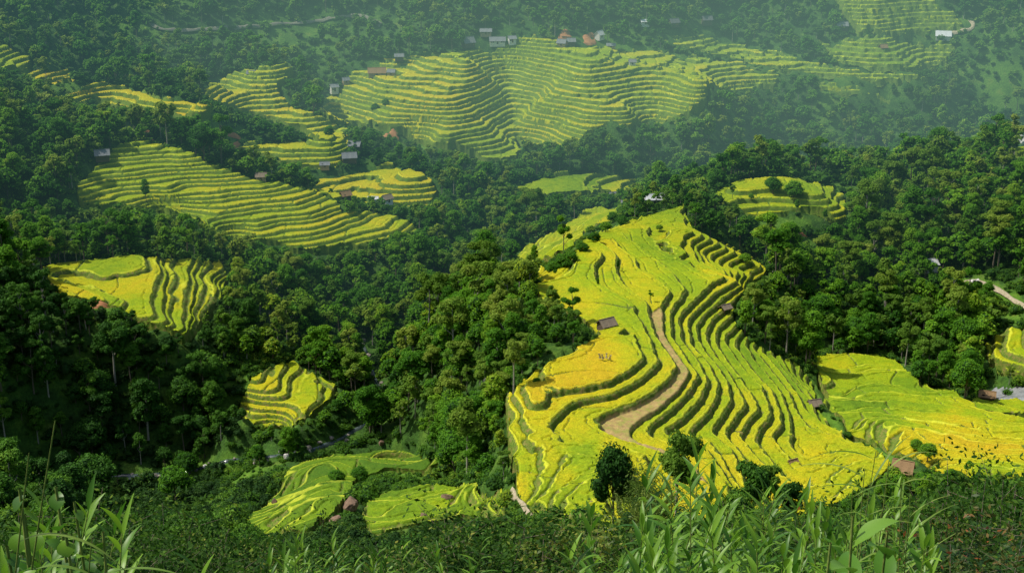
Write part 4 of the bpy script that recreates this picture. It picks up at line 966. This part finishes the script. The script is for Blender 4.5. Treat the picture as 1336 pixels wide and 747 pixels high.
# ------------------------------------------------------------------ trees and thickets on the lower slope in front of the spur
def single_tree(a, b, D, kindi, label, name='broadleaf_tree', wide=1., group=None, meshes=None, drop=0):
    loc, hh = place_top(a, b, D); s = hh / HT[kindi]
    t = tree_obj(name, kindi, loc, RR_.uniform(0, 6.28), s, label, group, meshes); t.scale = (s*wide, s*wide, s); return t
def bamboo(seed):
    r = np.random.default_rng(seed); A, B = Soup(), Soup()
    for i in range(26):
        a = r.uniform(0, 6.28); sp = r.uniform(.3, 2.6); h = r.uniform(6, 9.5); pts = [np.array((math.cos(a)*(.2 + sp*q**2.2), math.sin(a)*(.2 + sp*q**2.2), h*(q - .12*q**3))) for q in np.linspace(0, 1, 6)]
        A.tube(pts, np.linspace(.06, .015, 6), 0, 5)
        n_ = 200; q = r.uniform(.2, 1.02, n_); P_ = np.stack([math.cos(a)*(.2 + sp*q**2.2), math.sin(a)*(.2 + sp*q**2.2), h*(q - .12*q**3)], -1) + r.normal(size=(n_, 3)) * (.42, .42, .3)
        nr = r.normal(size=(n_, 3)); nr /= np.linalg.norm(nr, axis=1, keepdims=True); B.leaves(P_, nr, .34, 0, np.clip(q*.6 + r.normal(size=n_)*.2, 0, 1), r, .28)
    v, f = ICO; B.put(v * (1.1, 1.1, 3.1) + (0, 0, 3.6), f, 1, 0.)
    return A.mesh('culms', [M_STALK]), B.mesh('foliage', [M_BAMB, M_CORE])
BAM = [bamboo(800 + i) for i in range(3)]
def bamboo_at(a, b, D, k, label, group=None, wide=1.):
    loc, hh = place_top(a, b, D); s = hh / 9; plant('bamboo_clump', [('culms', BAM[k][0]), ('foliage', BAM[k][1])], loc, RR_.uniform(0, 6.28), (s*wide, s*wide, s), label, 'bamboo', group)
single_tree(803, 584, 232, 0, 'slim round-headed tree in front of the golden spur, left of the feathery bamboo', wide=.62, meshes=NEARD[0][1:])
single_tree(886, 582, 222, 4, 'open-crowned tree in front of the spur, right of the feathery bamboo', wide=.8)
bamboo_at(842, 604, 215, 0, 'largest feathery bamboo clump in front of the golden spur', wide=1.1)
bamboo_at(862, 622, 205, 1, 'smaller bamboo clump right of the largest one', wide=1.)
bamboo_at(820, 640, 200, 2, 'low bamboo clump under the slim round-headed tree', wide=1.)
single_tree(985, 612, 225, 3, 'broad dark tree covering the lower edge of the spur', wide=.85, meshes=NEARD[3][1:])
single_tree(1003, 622, 232, 6, 'lighter twin of the broad dark tree at the spur edge', wide=.7)
single_tree(960, 640, 210, 5, 'dark tree left of the broad tree at the lower spur edge', wide=.8, meshes=NEARD[5][1:])
single_tree(1032, 634, 225, 3, 'low dark tree right of the broad tree at the lower spur edge', wide=.8, meshes=NEARD[3][1:])
for i, (a, b, D, k) in enumerate([(1000,662,190,0),(1060,668,200,9),(930,672,190,5),(895,668,185,9),(760,668,190,0),(720,660,215,5),(700,668,230,9),(780,690,150,5),(850,690,150,0),(1110,676,190,5),(1215,640,250,0),(1240,628,262,5),(1265,636,240,9),(1290,622,255,0),(1320,628,240,5),(1340,618,250,9),(1150,664,200,9),(1180,650,220,0),(1075,655,215,5),
    (660,690,190,5),(630,682,180,0),(600,680,190,9),(570,706,150,5),(540,702,170,0),(500,712,160,9),(460,712,180,5),(420,706,200,0),(385,708,190,5),(350,698,220,9),(320,684,200,0),(290,690,170,5),(260,676,230,0),(230,684,200,9),(200,690,170,5),(170,672,230,0),(140,680,200,9),(110,664,240,5),(60,660,230,0),(20,655,240,9),(90,690,160,5)]):
    single_tree(a, b, D, k, meshes=NEARD[k][1:], label='dark leafy tree on the steep slope below the viewpoint', wide=.85, group='trees on the steep slope below the viewpoint')
for i, (a, b, D, k) in enumerate([(205,662,240,9),(238,668,215,5),(300,664,230,0),(270,678,190,3),(160,676,200,0),(330,690,180,9),(120,690,170,3),(410,722,120,5),(470,728,110,0),(610,716,120,9),(560,726,110,3),(700,700,150,0),(745,706,140,3),(1060,690,140,0),(1240,668,190,3),(1290,660,200,5),(1200,680,170,0)]):
    single_tree(a, b, D, k, meshes=NEARD[k][1:], label='small dark round tree standing in the brush of the lower slope', wide=.9, group='small dark trees in the brush of the lower slope')
for i, (a, b, D) in enumerate([(1225,600,290),(1195,615,270),(1262,618,265),(1310,612,270)]):
    bamboo_at(a, b, D, i % 3, 'feathery bamboo clump below the yellow right hand terraces', 'bamboo clumps below the right hand terraces')
# ------------------------------------------------------------------ buildings
def plain(name, c0, c1, sc=3., rough=.85, bump=.4):
    m, nt = new_mat(name); n = noise(nt, sc, 5, .7); finish(nt, ramp(nt, n, [(.3, c0), (.7, c1)]), rough, 0, n, bump, .08); return m
M_PLANK, _p = new_mat('weathered_planks')
_g = _p.nodes.new('ShaderNodeNewGeometry'); _w = N(_p, 'ShaderNodeTexWave', i_Scale=1.1, i_Distortion=1.5, i_Detail=3.); _w.bands_direction = 'DIAGONAL'; _p.links.new(_g.outputs['Position'], _w.inputs['Vector'])
finish(_p, ramp(_p, _w.outputs['Fac'], [(.1, (.05, .04, .03)), (.6, (.13, .10, .075))]), .9)
M_THATCH = plain('old_thatch', (.13, .10, .07), (.26, .21, .15), 5.); M_BROWNTH = plain('brown_thatch', (.18, .11, .055), (.32, .21, .11), 5.)
M_SLATE = plain('grey_fibre_roof', (.12, .13, .14), (.24, .25, .26), 2.5); M_DKROOF = plain('dark_roof', (.07, .07, .08), (.15, .15, .16), 3.)
M_WHITE = plain('white_sheet_roof', (.42, .44, .45), (.66, .68, .69), 1.5, .5); M_LIME = plain('limewashed_wall', (.55, .54, .50), (.75, .73, .68), 1.5)
M_MUD = plain('mud_wall', (.30, .22, .13), (.42, .32, .20), 2.); M_HOLE = plain('dark_opening', (.01, .01, .012), (.025, .022, .02), 2., .6)
M_WOODF = plain('door_wood', (.08, .055, .035), (.15, .10, .06), 6.)
def box(S, x0, x1, y0, y1, z0, z1, m=0):
    v = [(x, y, z) for z in (z0, z1) for x, y in ((x0, y0), (x1, y0), (x1, y1), (x0, y1))]
    S.put(v, [(0, 3, 2, 1), (4, 5, 6, 7), (0, 1, 5, 4), (1, 2, 6, 5), (2, 3, 7, 6), (3, 0, 4, 7)], m, .5)
def flat(me):
    me.polygons.foreach_set('use_smooth', np.zeros(len(me.polygons), bool)); return me
def house(name, a, b, label, cat='house', L=7., Wd=4.5, wall=2.3, rise=1.7, rz=0., wm=None, rm=None, wins=2, stilts=False, posts_only=False, lift=0., group=None):
    if L > 4.2: L *= .78; Wd *= .78; wall *= .75; rise *= .9
    wm = wm or M_PLANK; rm = rm or M_SLATE
    p = hit([a], [b])[0]; x, y = p[0], p[1]
    z = float(H(np.array([x]), np.array([y]))[0]) + lift
    t = bpy.data.objects.new(name, None); COL.objects.link(t); t.location = (x, y, z); t.rotation_euler = (0, 0, rz); t['label'] = label; t['category'] = cat
    if group: t['group'] = group
    z0 = 1.0 if stilts else -1.5; zf = 1.0 if stilts else 0.
    top = zf + wall
    if stilts or posts_only:
        for sx in (-1, 1):
            for sy in (-1, 1):
                S = Soup(); box(S, sx*(L/2-.2)-.09, sx*(L/2-.2)+.09, sy*(Wd/2-.2)-.09, sy*(Wd/2-.2)+.09, -1.5, top if posts_only else zf); link('post', flat(S.mesh('post', [M_WOODF])), t)
    if not posts_only:
        S = Soup(); box(S, -L/2, L/2, -Wd/2, Wd/2, z0 if not stilts else zf, top)
        for sx in (-1, 1):   # gable triangles
            S.put([(sx*L/2, -Wd/2, top), (sx*L/2, Wd/2, top), (sx*L/2, 0, top + rise*.97), (sx*(L/2-.12), 0, top + rise*.97), (sx*(L/2-.12), -Wd/2, top), (sx*(L/2-.12), Wd/2, top)], [(0, 1, 2), (4, 3, 5)], 0, .5)
        link('wall', flat(S.mesh('wall', [wm])), t)
        S = Soup(); box(S, -.45, .45, -Wd/2 - .06, -Wd/2 - .004, zf, zf + min(1.9, wall - .2)); link('door', flat(S.mesh('door', [M_WOODF])), t)
        for k in range(wins):
            xx = (-1 if k % 2 == 0 else 1) * L * (.28 if k < 2 else .42)
            S = Soup(); box(S, xx-.42, xx+.42, -Wd/2 - .05, -Wd/2 - .004, zf + .9, zf + 1.7); w_ = link('window', flat(S.mesh('window', [M_WOODF])), t)
            S = Soup(); box(S, xx-.32, xx+.32, -Wd/2 - .07, -Wd/2 - .052, zf + 1.0, zf + 1.6); link('shutter_opening', flat(S.mesh('opening', [M_HOLE])), w_)
    e = .55; S = Soup(); hl = L/2 + .45
    nseg = 8
    for sy in (-1, 1):
        sl = rise / (Wd/2); ye = Wd/2 + e; ze = top + .05 - sl*e
        V = []; 
        for i in range(nseg + 1):
            xx = -hl + 2*hl*i/nseg; j = .05 * math.sin(i*2.1 + a)
            V += [(xx, 0, top + rise + .06 + j*.6), (xx, sy*ye*.5, (top + rise + .06 + ze)/2 - .05 + j), (xx, sy*ye, ze + j), (xx, sy*ye, ze - .14 + j), (xx, 0, top + rise - .1)]
        Fc = []
        for i in range(nseg):
            o_ = i*5
            for k in range(4): Fc.append((o_+k, o_+k+1, o_+k+6, o_+k+5))
        S.put(V, Fc, 0, .5); S.put([V[0], V[1], V[2], V[3], V[4]], [(0, 1, 3, 4), (1, 2, 3, 3)], 0, .5); S.put([V[-5], V[-4], V[-3], V[-2], V[-1]], [(0, 1, 3, 4), (1, 2, 3, 3)], 0, .5)
    ro = link('roof', flat(S.mesh('roof', [rm])), t)
    S = Soup(); S.tube([(-hl, 0, top + rise + .08), (hl, 0, top + rise + .08)], [.12, .12], 0, 6); link('ridge', S.mesh('ridge', [rm]), ro)
    return t
PI = math.pi
house('field_hut', 791, 430, 'small weathered plank hut on the golden spur beside the grove', 'hut', 4.0, 3.0, 1.7, 1.2, PI*.18, M_PLANK, M_THATCH, 1, lift=.2)
house('field_hut', 165, 428, 'dark roofed hut at the lower edge of the left yellow shoulder', 'hut', 5.0, 3.6, 1.8, 1.4, -.5, M_PLANK, M_DKROOF, 1, lift=.8)
house('field_shelter', 946, 407, 'tiny pale open shelter on the right flank of the spur', 'shelter', 2.6, 2.0, 1.2, .7, .6, None, M_THATCH, posts_only=True, lift=.3)
house('field_shelter', 1062, 530, 'broken pale straw shelter in the gully right of the spur', 'shelter', 3.0, 2.4, .9, .9, .3, None, M_THATCH, posts_only=True, lift=.2)
house('field_hut', 1177, 621, 'hut with a big brown thatched roof at the bottom of the gully', 'hut', 5.2, 3.6, 1.6, 1.9, -.45, M_PLANK, M_BROWNTH, 1, lift=1.0)
house('field_shelter', 1034, 607, 'low brown straw shelter among the curved terraces', 'shelter', 1.9, 1.5, .5, .7, .5, None, M_BROWNTH, posts_only=True, lift=.2)
house('farmhouse', 1207, 362, 'white roofed farmhouse half hidden in the right hand wood', 'house', 9, 5, 2.4, 1.4, .25, M_LIME, M_WHITE, 3, lift=3.5)
house('outbuilding', 1192, 358, 'smaller white roofed shed left of the farmhouse in the wood', 'shed', 6, 3.5, 2., .9, -.2, M_LIME, M_WHITE, 1, lift=3.5)
house('pond_hut', 1287, 523, 'dark brown hut standing beside the grey pond', 'hut', 5, 3, 1.8, 1.1, -.3, M_WOODF, M_BROWNTH, 1, lift=.8)
for nm, a, b, lab, L, Wd, wl, rs, rz, wm, rm, wn, lf in [
 ('farmhouse',853,270,'long pale roofed house behind the crest of the spur',8.5,4,2.6,1.4,.15,M_LIME,M_WHITE,3,3),
 ('farmhouse',817,273,'small white walled house at the edge of the pale field',5,4,2.4,1.2,0,M_LIME,M_SLATE,1,2),
 ('farmhouse',800,264,'tiny house standing just above the pale field',4,3.5,2.2,1.1,.3,M_LIME,M_SLATE,1,3),
 ('farmhouse',134,210,'grey roofed house at the left end of the striped slope',7,5,2.4,1.8,.3,M_PLANK,M_SLATE,2,2.5),
 ('field_hut',341,236,'pale hut on the upper rim of the striped slope',4,3,1.8,1.1,.1,M_MUD,M_THATCH,1,1),
 ('field_hut',328,100,'grey hut on the pale back left strip',5,4,2,1.2,0,M_MUD,M_SLATE,1,1),
 ('farmhouse',436,121,'small white hut at the left corner of the great lobes',4,4,2.6,1.2,.4,M_LIME,M_SLATE,1,1),
 ('farmhouse',451,110,'pale hut between the white hut and the brown farmhouse',4.5,3.5,2.2,1.2,.5,M_MUD,M_SLATE,1,1),
 ('farmhouse',492,100,'wide brown roofed farmhouse on the upper left lobe',12,6,2.4,2.4,.1,M_MUD,M_BROWNTH,3,1.5),
 ('farmhouse',511,100,'small grey house right of the wide brown farmhouse',5,4,2.2,1.3,-.2,M_MUD,M_SLATE,1,1.5),
 ('field_hut',521,79,'grey hut on the top rim of the left lobe',6,4,2,1.3,.1,M_PLANK,M_SLATE,1,2),
 ('farmhouse',456,213,'grey gabled house at the tip of the small terrace fan',8,5.5,2.4,2,.2,M_PLANK,M_SLATE,2,2),
 ('farmhouse',463,196,'grey roofed house just above the gabled one',7,5,2.2,1.8,-.2,M_PLANK,M_SLATE,2,2),
 ('field_hut',424,221,'low pale hut left of the gabled grey house',5,3.5,1.8,1,.1,M_MUD,M_SLATE,1,1),
 ('field_hut',451,260,'hut with a brownish roof beside the round green paddy path',5,4,2,1.5,.6,M_PLANK,M_BROWNTH,1,1.5),
 ('field_hut',487,264,'small white flat shed left of the round green paddy',4,2.5,1.5,.6,0,M_LIME,M_WHITE,1,1),
 ('field_hut',505,266,'pale gabled hut beneath the round green paddy',4,3.5,2,1.3,.7,M_LIME,M_THATCH,1,1),
 ('farmhouse',611,63,'grey gabled village house at the left of the hamlet',8,6,2.6,2.8,.5,M_PLANK,M_SLATE,2,2),
 ('farmhouse',649,62,'long white walled village building with grey roof',11,6,2.8,1.9,.05,M_LIME,M_SLATE,4,2),
 ('farmhouse',634,49,'grey roofed house behind the long white building',8,5,2.4,1.4,0,M_MUD,M_SLATE,2,3),
 ('farmhouse',668,58,'little white house right of the long white building',4,4,2.4,1.2,.2,M_LIME,M_SLATE,1,2),
 ('farmhouse',733,62,'grey roofed house under the red earth cutting',6,5,2.4,1.8,-.3,M_MUD,M_SLATE,2,2),
 ('farmhouse',745,61,'grey house right of the one under the red cutting',5.5,5,2.4,1.6,.1,M_PLANK,M_SLATE,1,2),
 ('farmhouse',782,53,'bright white gabled house above the right lobe',6,4.5,2.8,1.9,.9,M_LIME,M_WHITE,1,3),
 ('farmhouse',797,64,'low grey shed at the right end of the hamlet',6,4,2,1,0,M_MUD,M_SLATE,1,1.5),
 ('field_shelter',825,85,'small pavilion standing alone on the right lobe terraces',4.5,3.5,2.2,1.2,0,M_LIME,M_SLATE,1,.8),
 ('farmhouse',841,38,'white roofed house in the woods above the hamlet',6,4.5,2.4,1,.2,M_LIME,M_WHITE,1,4),
 ('farmhouse',879,38,'dark roofed house in the woods right of the white roof',7,5,2.4,2,.4,M_PLANK,M_DKROOF,1,4),
 ('farmhouse',922,36,'dark grey house above the long green strip',7,5,3,2,.2,M_PLANK,M_DKROOF,2,4),
 ('farmhouse',1098,41,'grey roofed house below the topmost right terraces',8,5.5,2.6,2,0,M_PLANK,M_SLATE,2,3),
 ('farmhouse',1230,52,'broad pale roofed house beside the winding road',11,7,2.4,2.6,-.2,M_LIME,M_WHITE,2,2),
 ('field_hut',1152,67,'tiny brown hut among the dark right terraces',5,4,2,1.6,.3,M_PLANK,M_BROWNTH,1,1.5),
 ('field_hut',1150,208,'pale hut close to the white river stones',4,3,2,1,.3,M_LIME,M_WHITE,1,3),
 ('farmhouse',85,322,'dark grey house hidden in the wood left above the shoulder',6,4.5,2.3,1.6,.7,M_LIME,M_SLATE,2,3)]:
    house(nm, a, b, lab, 'hut' if 'hut' in nm else ('shelter' if 'shelter' in nm else 'house'), L, Wd, wl, rs, rz, wm, rm, wn, lift=lf*.55)

# ------------------------------------------------------------------ roads and paths: ribbons laid on the land
M_DIRT = plain('pale_dirt', (.20, .17, .10), (.44, .38, .27), 1.2); M_ROADG = plain('grey_road', (.12, .12, .09), (.2, .19, .15), .6); M_CONC = plain('pale_concrete', (.42, .41, .38), (.56, .55, .51), 1.)
M_RED = plain('red_earth', (.26, .11, .045), (.42, .20, .09), .4)
def ribbon(name, pix, w_, mat, label=None, z=.35):
    L_ = np.array(dens(pix, 4)); P_ = hit(L_[:, 0], L_[:, 1])[:, :2]
    for _ in range(4): P_[1:-1] = (P_[:-2] + 2*P_[1:-1] + P_[2:]) / 4
    T_ = np.gradient(P_, axis=0); T_ /= np.linalg.norm(T_, axis=1, keepdims=True) + 1e-9; Nn = np.stack([-T_[:, 1], T_[:, 0]], -1)
    V = []; offs = (-1, -.5, 0, .5, 1)
    for i, (p, n_) in enumerate(zip(P_, Nn)):
        ww = w_ * (1 + .18*math.sin(i*.7) + .1*math.sin(i*1.9))
        for o_ in offs:
            q = p + n_ * o_ * ww * .5; V.append((q[0], q[1], float(gpos(q[:1], q[1:])[0]) + z + (.12 if abs(o_) < 1 else -.5)))
    Fc = [(i*5+k, i*5+k+1, i*5+k+6, i*5+k+5) for i in range(len(P_)-1) for k in range(4)]
    return link(name, mesh_np(name, V, Fc, [mat]), kind='structure', **({'label': label} if label else {}))
ribbon('footpath', [(667,640),(672,652),(681,660),(688,675),(700,690)], 1.0, M_DIRT, 'pale footpath at the left foot of the spur', .7)
ribbon('road', [(193,30),(200,38),(215,43),(245,42),(290,40),(340,37),(400,32),(450,24),(478,24),(497,36)], 2.2, M_ROADG, 'dirt road crossing the upper left woods', 1.5)
ribbon('road', [(1236,49),(1250,44),(1270,40),(1274,34),(1266,27)], 2.4, M_DIRT, 'pale winding road at the upper right', 1.2)
ribbon('track', [(1256,370),(1272,368),(1290,372),(1305,384),(1320,396),(1345,410)], 1.6, M_DIRT, 'curved dirt track at the right edge', 1.2)
ribbon('track', [(290,172),(310,178),(318,184),(300,195)], 2.0, M_RED, 'reddish track above the striped slope', .8)
def patch(name, pix, mat, label=None, z=.5, kind='structure', h=.8):
    poly = world_poly(pix); x0, y0 = poly.min(0); x1, y1 = poly.max(0); nx = int((x1-x0)/h)+2; ny = int((y1-y0)/h)+2
    X, Y = np.meshgrid(x0 + np.arange(nx)*h, y0 + np.arange(ny)*h); ins = inside(X + .8*vnoise(X, Y, 3, 61), Y + .8*vnoise(X, Y, 3, 62), poly)
    Z = (gpos(X, Y) if not callable(z) else 0*X) + (z(X, Y) if callable(z) else z) - np.where(ins, 0, .8 if not callable(z) else 0)
    idx = np.arange(nx*ny).reshape(ny, nx); q = np.stack([idx[:-1, :-1], idx[:-1, 1:], idx[1:, 1:], idx[1:, :-1]], -1).reshape(-1, 4); q = q[ins.ravel()[q].any(1)]
    a, f = compact(np.stack([X.ravel(), Y.ravel(), Z.ravel()], -1), q)
    return link(name, mesh_np(name, a, f, [mat]), kind=kind, **({'label': label} if label else {}))
patch('bare_earth', [(728,48),(738,40),(746,50),(740,58),(730,58)], M_RED, 'red earth cutting behind the hamlet', .8)
patch('bare_earth', [(760,50),(775,46),(778,58),(762,60)], M_RED, 'second red cutting right of the first', .8)
patch('bare_earth', [(170,160),(190,150),(215,155),(205,170),(198,185),(185,175)], M_RED, 'reddish bare slope beneath the far left steps', .6)
patch('bare_earth', [(495,180),(515,172),(520,185),(505,192)], M_RED, 'red earth scar under the left lobe', .6)
patch('bare_earth', [(1025,293),(1062,300),(1062,310),(1040,306)], M_RED, 'thin red cutting below the knoll', .5)
patch('bare_earth', [(95,390),(135,392),(140,402),(110,403)], M_RED, 'bare earth edge under the left shoulder', .5)
patch('courtyard', [(1260,370),(1275,368),(1276,378),(1261,380)], M_CONC, 'pale concrete yard beside the dirt track', 1.6)
# water
M_WATER, _w = new_mat('stream_water'); _n = noise(_w, 1.2, 4, .6); finish(_w, ramp(_w, _n, [(.4, (.03, .05, .045)), (.75, (.12, .15, .15))]), .15, 0, _n, .3, .1, .5)
M_POND, _w = new_mat('pond_water'); _n = noise(_w, .8, 4, .6); finish(_w, ramp(_w, _n, [(.3, (.16, .17, .18)), (.7, (.26, .27, .28))]), .25, 0, _n, .1, .05, .5)
ribbon('stream', STREAM, 1.7, M_WATER, 'narrow rocky stream winding through the dark woods', .1)
patch('pond', [(1292,508),(1345,506),(1345,524),(1300,524)], M_POND, 'grey pond at the right edge', .9)
ribbon('river', [(1215,200),(1260,192),(1300,187),(1345,184),(1400,182)], 9, M_WATER, 'far river glimpsed at the right edge', .4)
# ------------------------------------------------------------------ boulders and stones
M_ROCK = plain('brown_rock', (.10, .065, .045), (.24, .16, .11), 1.2); M_STONE = plain('pale_river_stone', (.32, .31, .29), (.58, .56, .52), 1.5); M_DSTONE = plain('dark_stream_stone', (.10, .09, .075), (.34, .30, .26), 1.5)
def rock_mesh(seed, mat, sharp=.35):
    r = np.random.default_rng(seed); v, f = ico(3); v = v.copy()
    for _ in range(9):
        n_ = r.normal(size=3); n_ /= np.linalg.norm(n_); d0 = r.uniform(.45, .85); k = v @ n_; v -= np.outer(np.maximum(k - d0, 0) * .92, n_)
    v *= 1 + .03 * r.normal(size=(len(v), 1)); v *= (1, r.uniform(.7, 1), r.uniform(.6, .9))
    S = Soup(); S.put(v, f, 0, .5); return flat(S.mesh('rock', [mat]))
ROCKS = [rock_mesh(900 + i, M_ROCK) for i in range(4)]; STONES = [rock_mesh(910 + i, M_STONE) for i in range(4)]; DST = [rock_mesh(920 + i, M_DSTONE) for i in range(4)]
def rock(a, b, s, k, lib, label, name='boulder', group=None, up=.3, sz=None):
    p = hit([a], [b])[0]; o = bpy.data.objects.new(name, lib[k % 4]); COL.objects.link(o); o.location = (p[0], p[1], float(gpos(p[:1], p[1:2])[0]) + s*up)
    o.rotation_euler = (RR_.uniform(-.3, .3), RR_.uniform(-.3, .3), RR_.uniform(0, 6.28)); o.scale = sz or (s, s, s); o['label'] = label; o['category'] = 'rock'
    if group: o['group'] = group
rock(584, 655, 1.9, 0, ROCKS, 'triangular brown boulder among the lower middle terraces', up=.6, sz=(1.7,1.5,2.1))
rock(457, 664, 2.6, 1, ROCKS, 'largest brown boulder at the edge of the lower left terraces', up=.5, sz=(2.9,2.2,2.6))
rock(440, 682, 1.9, 2, ROCKS, 'long low boulder just below the largest brown one', up=.4)
rock(450, 632, 1.4, 3, ROCKS, 'brown boulder at the head of the lower left terraces', up=.5)
rock(553, 677, 1.6, 0, ROCKS, 'flat brown boulder below the triangular one', up=.3)
rock(605, 675, 1.3, 1, ROCKS, 'small brown boulder right of the flat one', up=.4)
rock(515, 612, 1.1, 2, ROCKS, 'small boulder on the upper edge of the fanned terraces', up=.6)
rock(358, 655, 1.0, 3, ROCKS, 'little boulder on the left edge of the fanned terraces', up=.5)
rock(497, 580, 1.3, 0, ROCKS, 'brown boulder near the stream bend above the terraces', up=.6)
for i in range(55):
    q = RR_.random() * (len(STREAM) - 1.01); k = int(q); q -= k; a = STREAM[k][0]*(1-q) + STREAM[k+1][0]*q; b = STREAM[k][1]*(1-q) + STREAM[k+1][1]*q
    rock(a + RR_.uniform(-8, 8), b + RR_.uniform(-5, 5), RR_.uniform(.4, 1.2), i, DST if i % 9 else STONES, 'stone lying in the bed of the narrow stream', 'stone', 'stones in the bed of the narrow stream', .3)
for i in range(60):
    rock(RR_.uniform(1288, 1345), RR_.uniform(181, 190), RR_.uniform(.8, 2.0), i, STONES, 'pale stone on the bank of the far river', 'stone', 'pale stones along the far river', .9)
for i in range(9):
    rock(RR_.uniform(1142, 1160), RR_.uniform(202, 209), RR_.uniform(.8, 1.6), i, STONES, 'pale stone beside the hut in the far valley', 'stone', 'pale stones beside the hut in the far valley', .9)
rock(375, 603, 1.8, 2, STONES, 'white pointed stone where the stream leaves the wood', 'stone', up=.7, sz=(1.1,1.1,1.9))
# straw sheaves on the round golden field
M_STRAW = plain('straw', (.45, .38, .22), (.66, .60, .42), 6.)
def sheaf():
    r = np.random.default_rng(5); S = Soup()
    for i in range(60):
        a = r.uniform(0, 6.28); q = r.uniform(0, .25); S.tube([(math.cos(a)*q*1.6, math.sin(a)*q*1.6, 0), (math.cos(a)*q*.4, math.sin(a)*q*.4, .8), (math.cos(a)*q*1.5, math.sin(a)*q*1.5, 1.25)], [.03, .03, .015], 0, 3)
    return S.mesh('sheaf', [M_STRAW])
SHF = sheaf()
for i, (a, b) in enumerate([(783,471),(787,472),(791,471),(795,472)]):
    p = hit([a], [b])[0]; o = bpy.data.objects.new('straw_sheaf', SHF); COL.objects.link(o); o.location = (p[0], p[1], p[2] + .9); o.rotation_euler = (RR_.uniform(-.4, .4), RR_.uniform(-.4, .4), i); o['label'] = 'pale straw sheaf standing in the round golden field'; o['category'] = 'sheaf'; o['group'] = 'straw sheaves in the round golden field'

# ------------------------------------------------------------------ lone trees and bushes
def lone(a, b, hgt, k, label, wide=1., name='broadleaf_tree', group=None):
    p = hit([a], [b])[0]; z = float(H(p[:1], p[1:2])[0]); s = hgt / HT[k]
    t = tree_obj(name, k, (p[0], p[1], z), RR_.uniform(0, 6.28), s, label, group); t.scale = (s*wide, s*wide, s)
lone(735, 333, 11, 8, 'tall lone tree beside the pale field behind the spur', .8)
lone(697, 350, 7.5, 7, 'slim dark tree in the middle of the pale field edge', .8)
lone(806, 352, 3.2, 2, 'narrow bush growing in the terrace cleft on the upper spur', .7, 'bush'); lone(780, 374, 2.6, 2, 'narrow bush in the lower left cleft of the upper spur', .7, 'bush')
lone(849, 394, 3.0, 8, 'sparse little shrub in the bright upper field', .8, 'bush'); lone(860, 302, 2.2, 0, 'square low bush near the top of the spur', 1.6, 'bush')
lone(972, 345, 3.5, 0, 'low bush on the small terraces at the right of the crest', 1.6, 'bush')
lone(720, 420, 9, 4, 'airy tree rising over the grove edge', .7); lone(745, 425, 9, 8, 'dark airy tree at the grove edge nearest the hut', .9)
lone(1008, 252, 6.5, 5, 'dark dome-shaped tree on top of the knoll', 1.3); lone(1035, 260, 7, 9, 'second tree on top of the knoll', 1.3); lone(955, 262, 5, 6, 'tree at the left shoulder of the knoll', 1.)
lone(980, 262, 2.6, 0, 'tiny bush in the yellow cap of the knoll', 1.1, 'bush'); lone(700, 502, 1.8, 0, 'round bush at the corner of the golden field', 1.5, 'bush')
lone(191, 265, 10, 2, 'narrow conical tree against the striped slope', .8)
lone(430, 183, 7, 0, 'dark round tree beside the small terrace fan', .9); lone(490, 150, 6, 5, 'small tree within the left lobe', .9); lone(503, 140, 5, 9, 'low tree inside the left lobe terraces', 1.)
lone(470, 632, 5, 0, 'round dark tree among the lower left boulders', 1.2); lone(440, 632, 4.5, 5, 'dark bush tree left of the boulders', 1.2); lone(660, 665, 4.5, 9, 'small dark tree beside the triangular boulder', 1.)
lone(230, 655, 10, 0, 'large rounded tree on the near bank at the lower left', 1.1); lone(245, 620, 8, 5, 'tree on the near bank just above the large rounded one', 1.1)
lone(390, 600, 5, 8, 'airy tree on the grassy near bank', 1.); lone(1210, 600, 4, 0, 'dark bush below the tongue-shaped yellow terrace', 1.4, 'bush'); lone(1195, 588, 3, 5, 'smaller dark bush left below the tongue-shaped terrace', 1.4, 'bush')
for i, (a, b, hg, k) in enumerate([(745,345,4,0),(760,330,3.5,5),(775,318,4,9),(790,305,4,0),(812,296,4,5),(735,352,5,9),(722,362,5,0),(770,306,3.5,5),(800,292,4.5,9),(825,285,3.5,0)]):
    lone(a, b, hg, k, 'low bush in the strip between the spur and the pale field', 1.3, 'bush', 'bushes between the spur and the pale field')
print('done', round(time.time() - T0, 1))
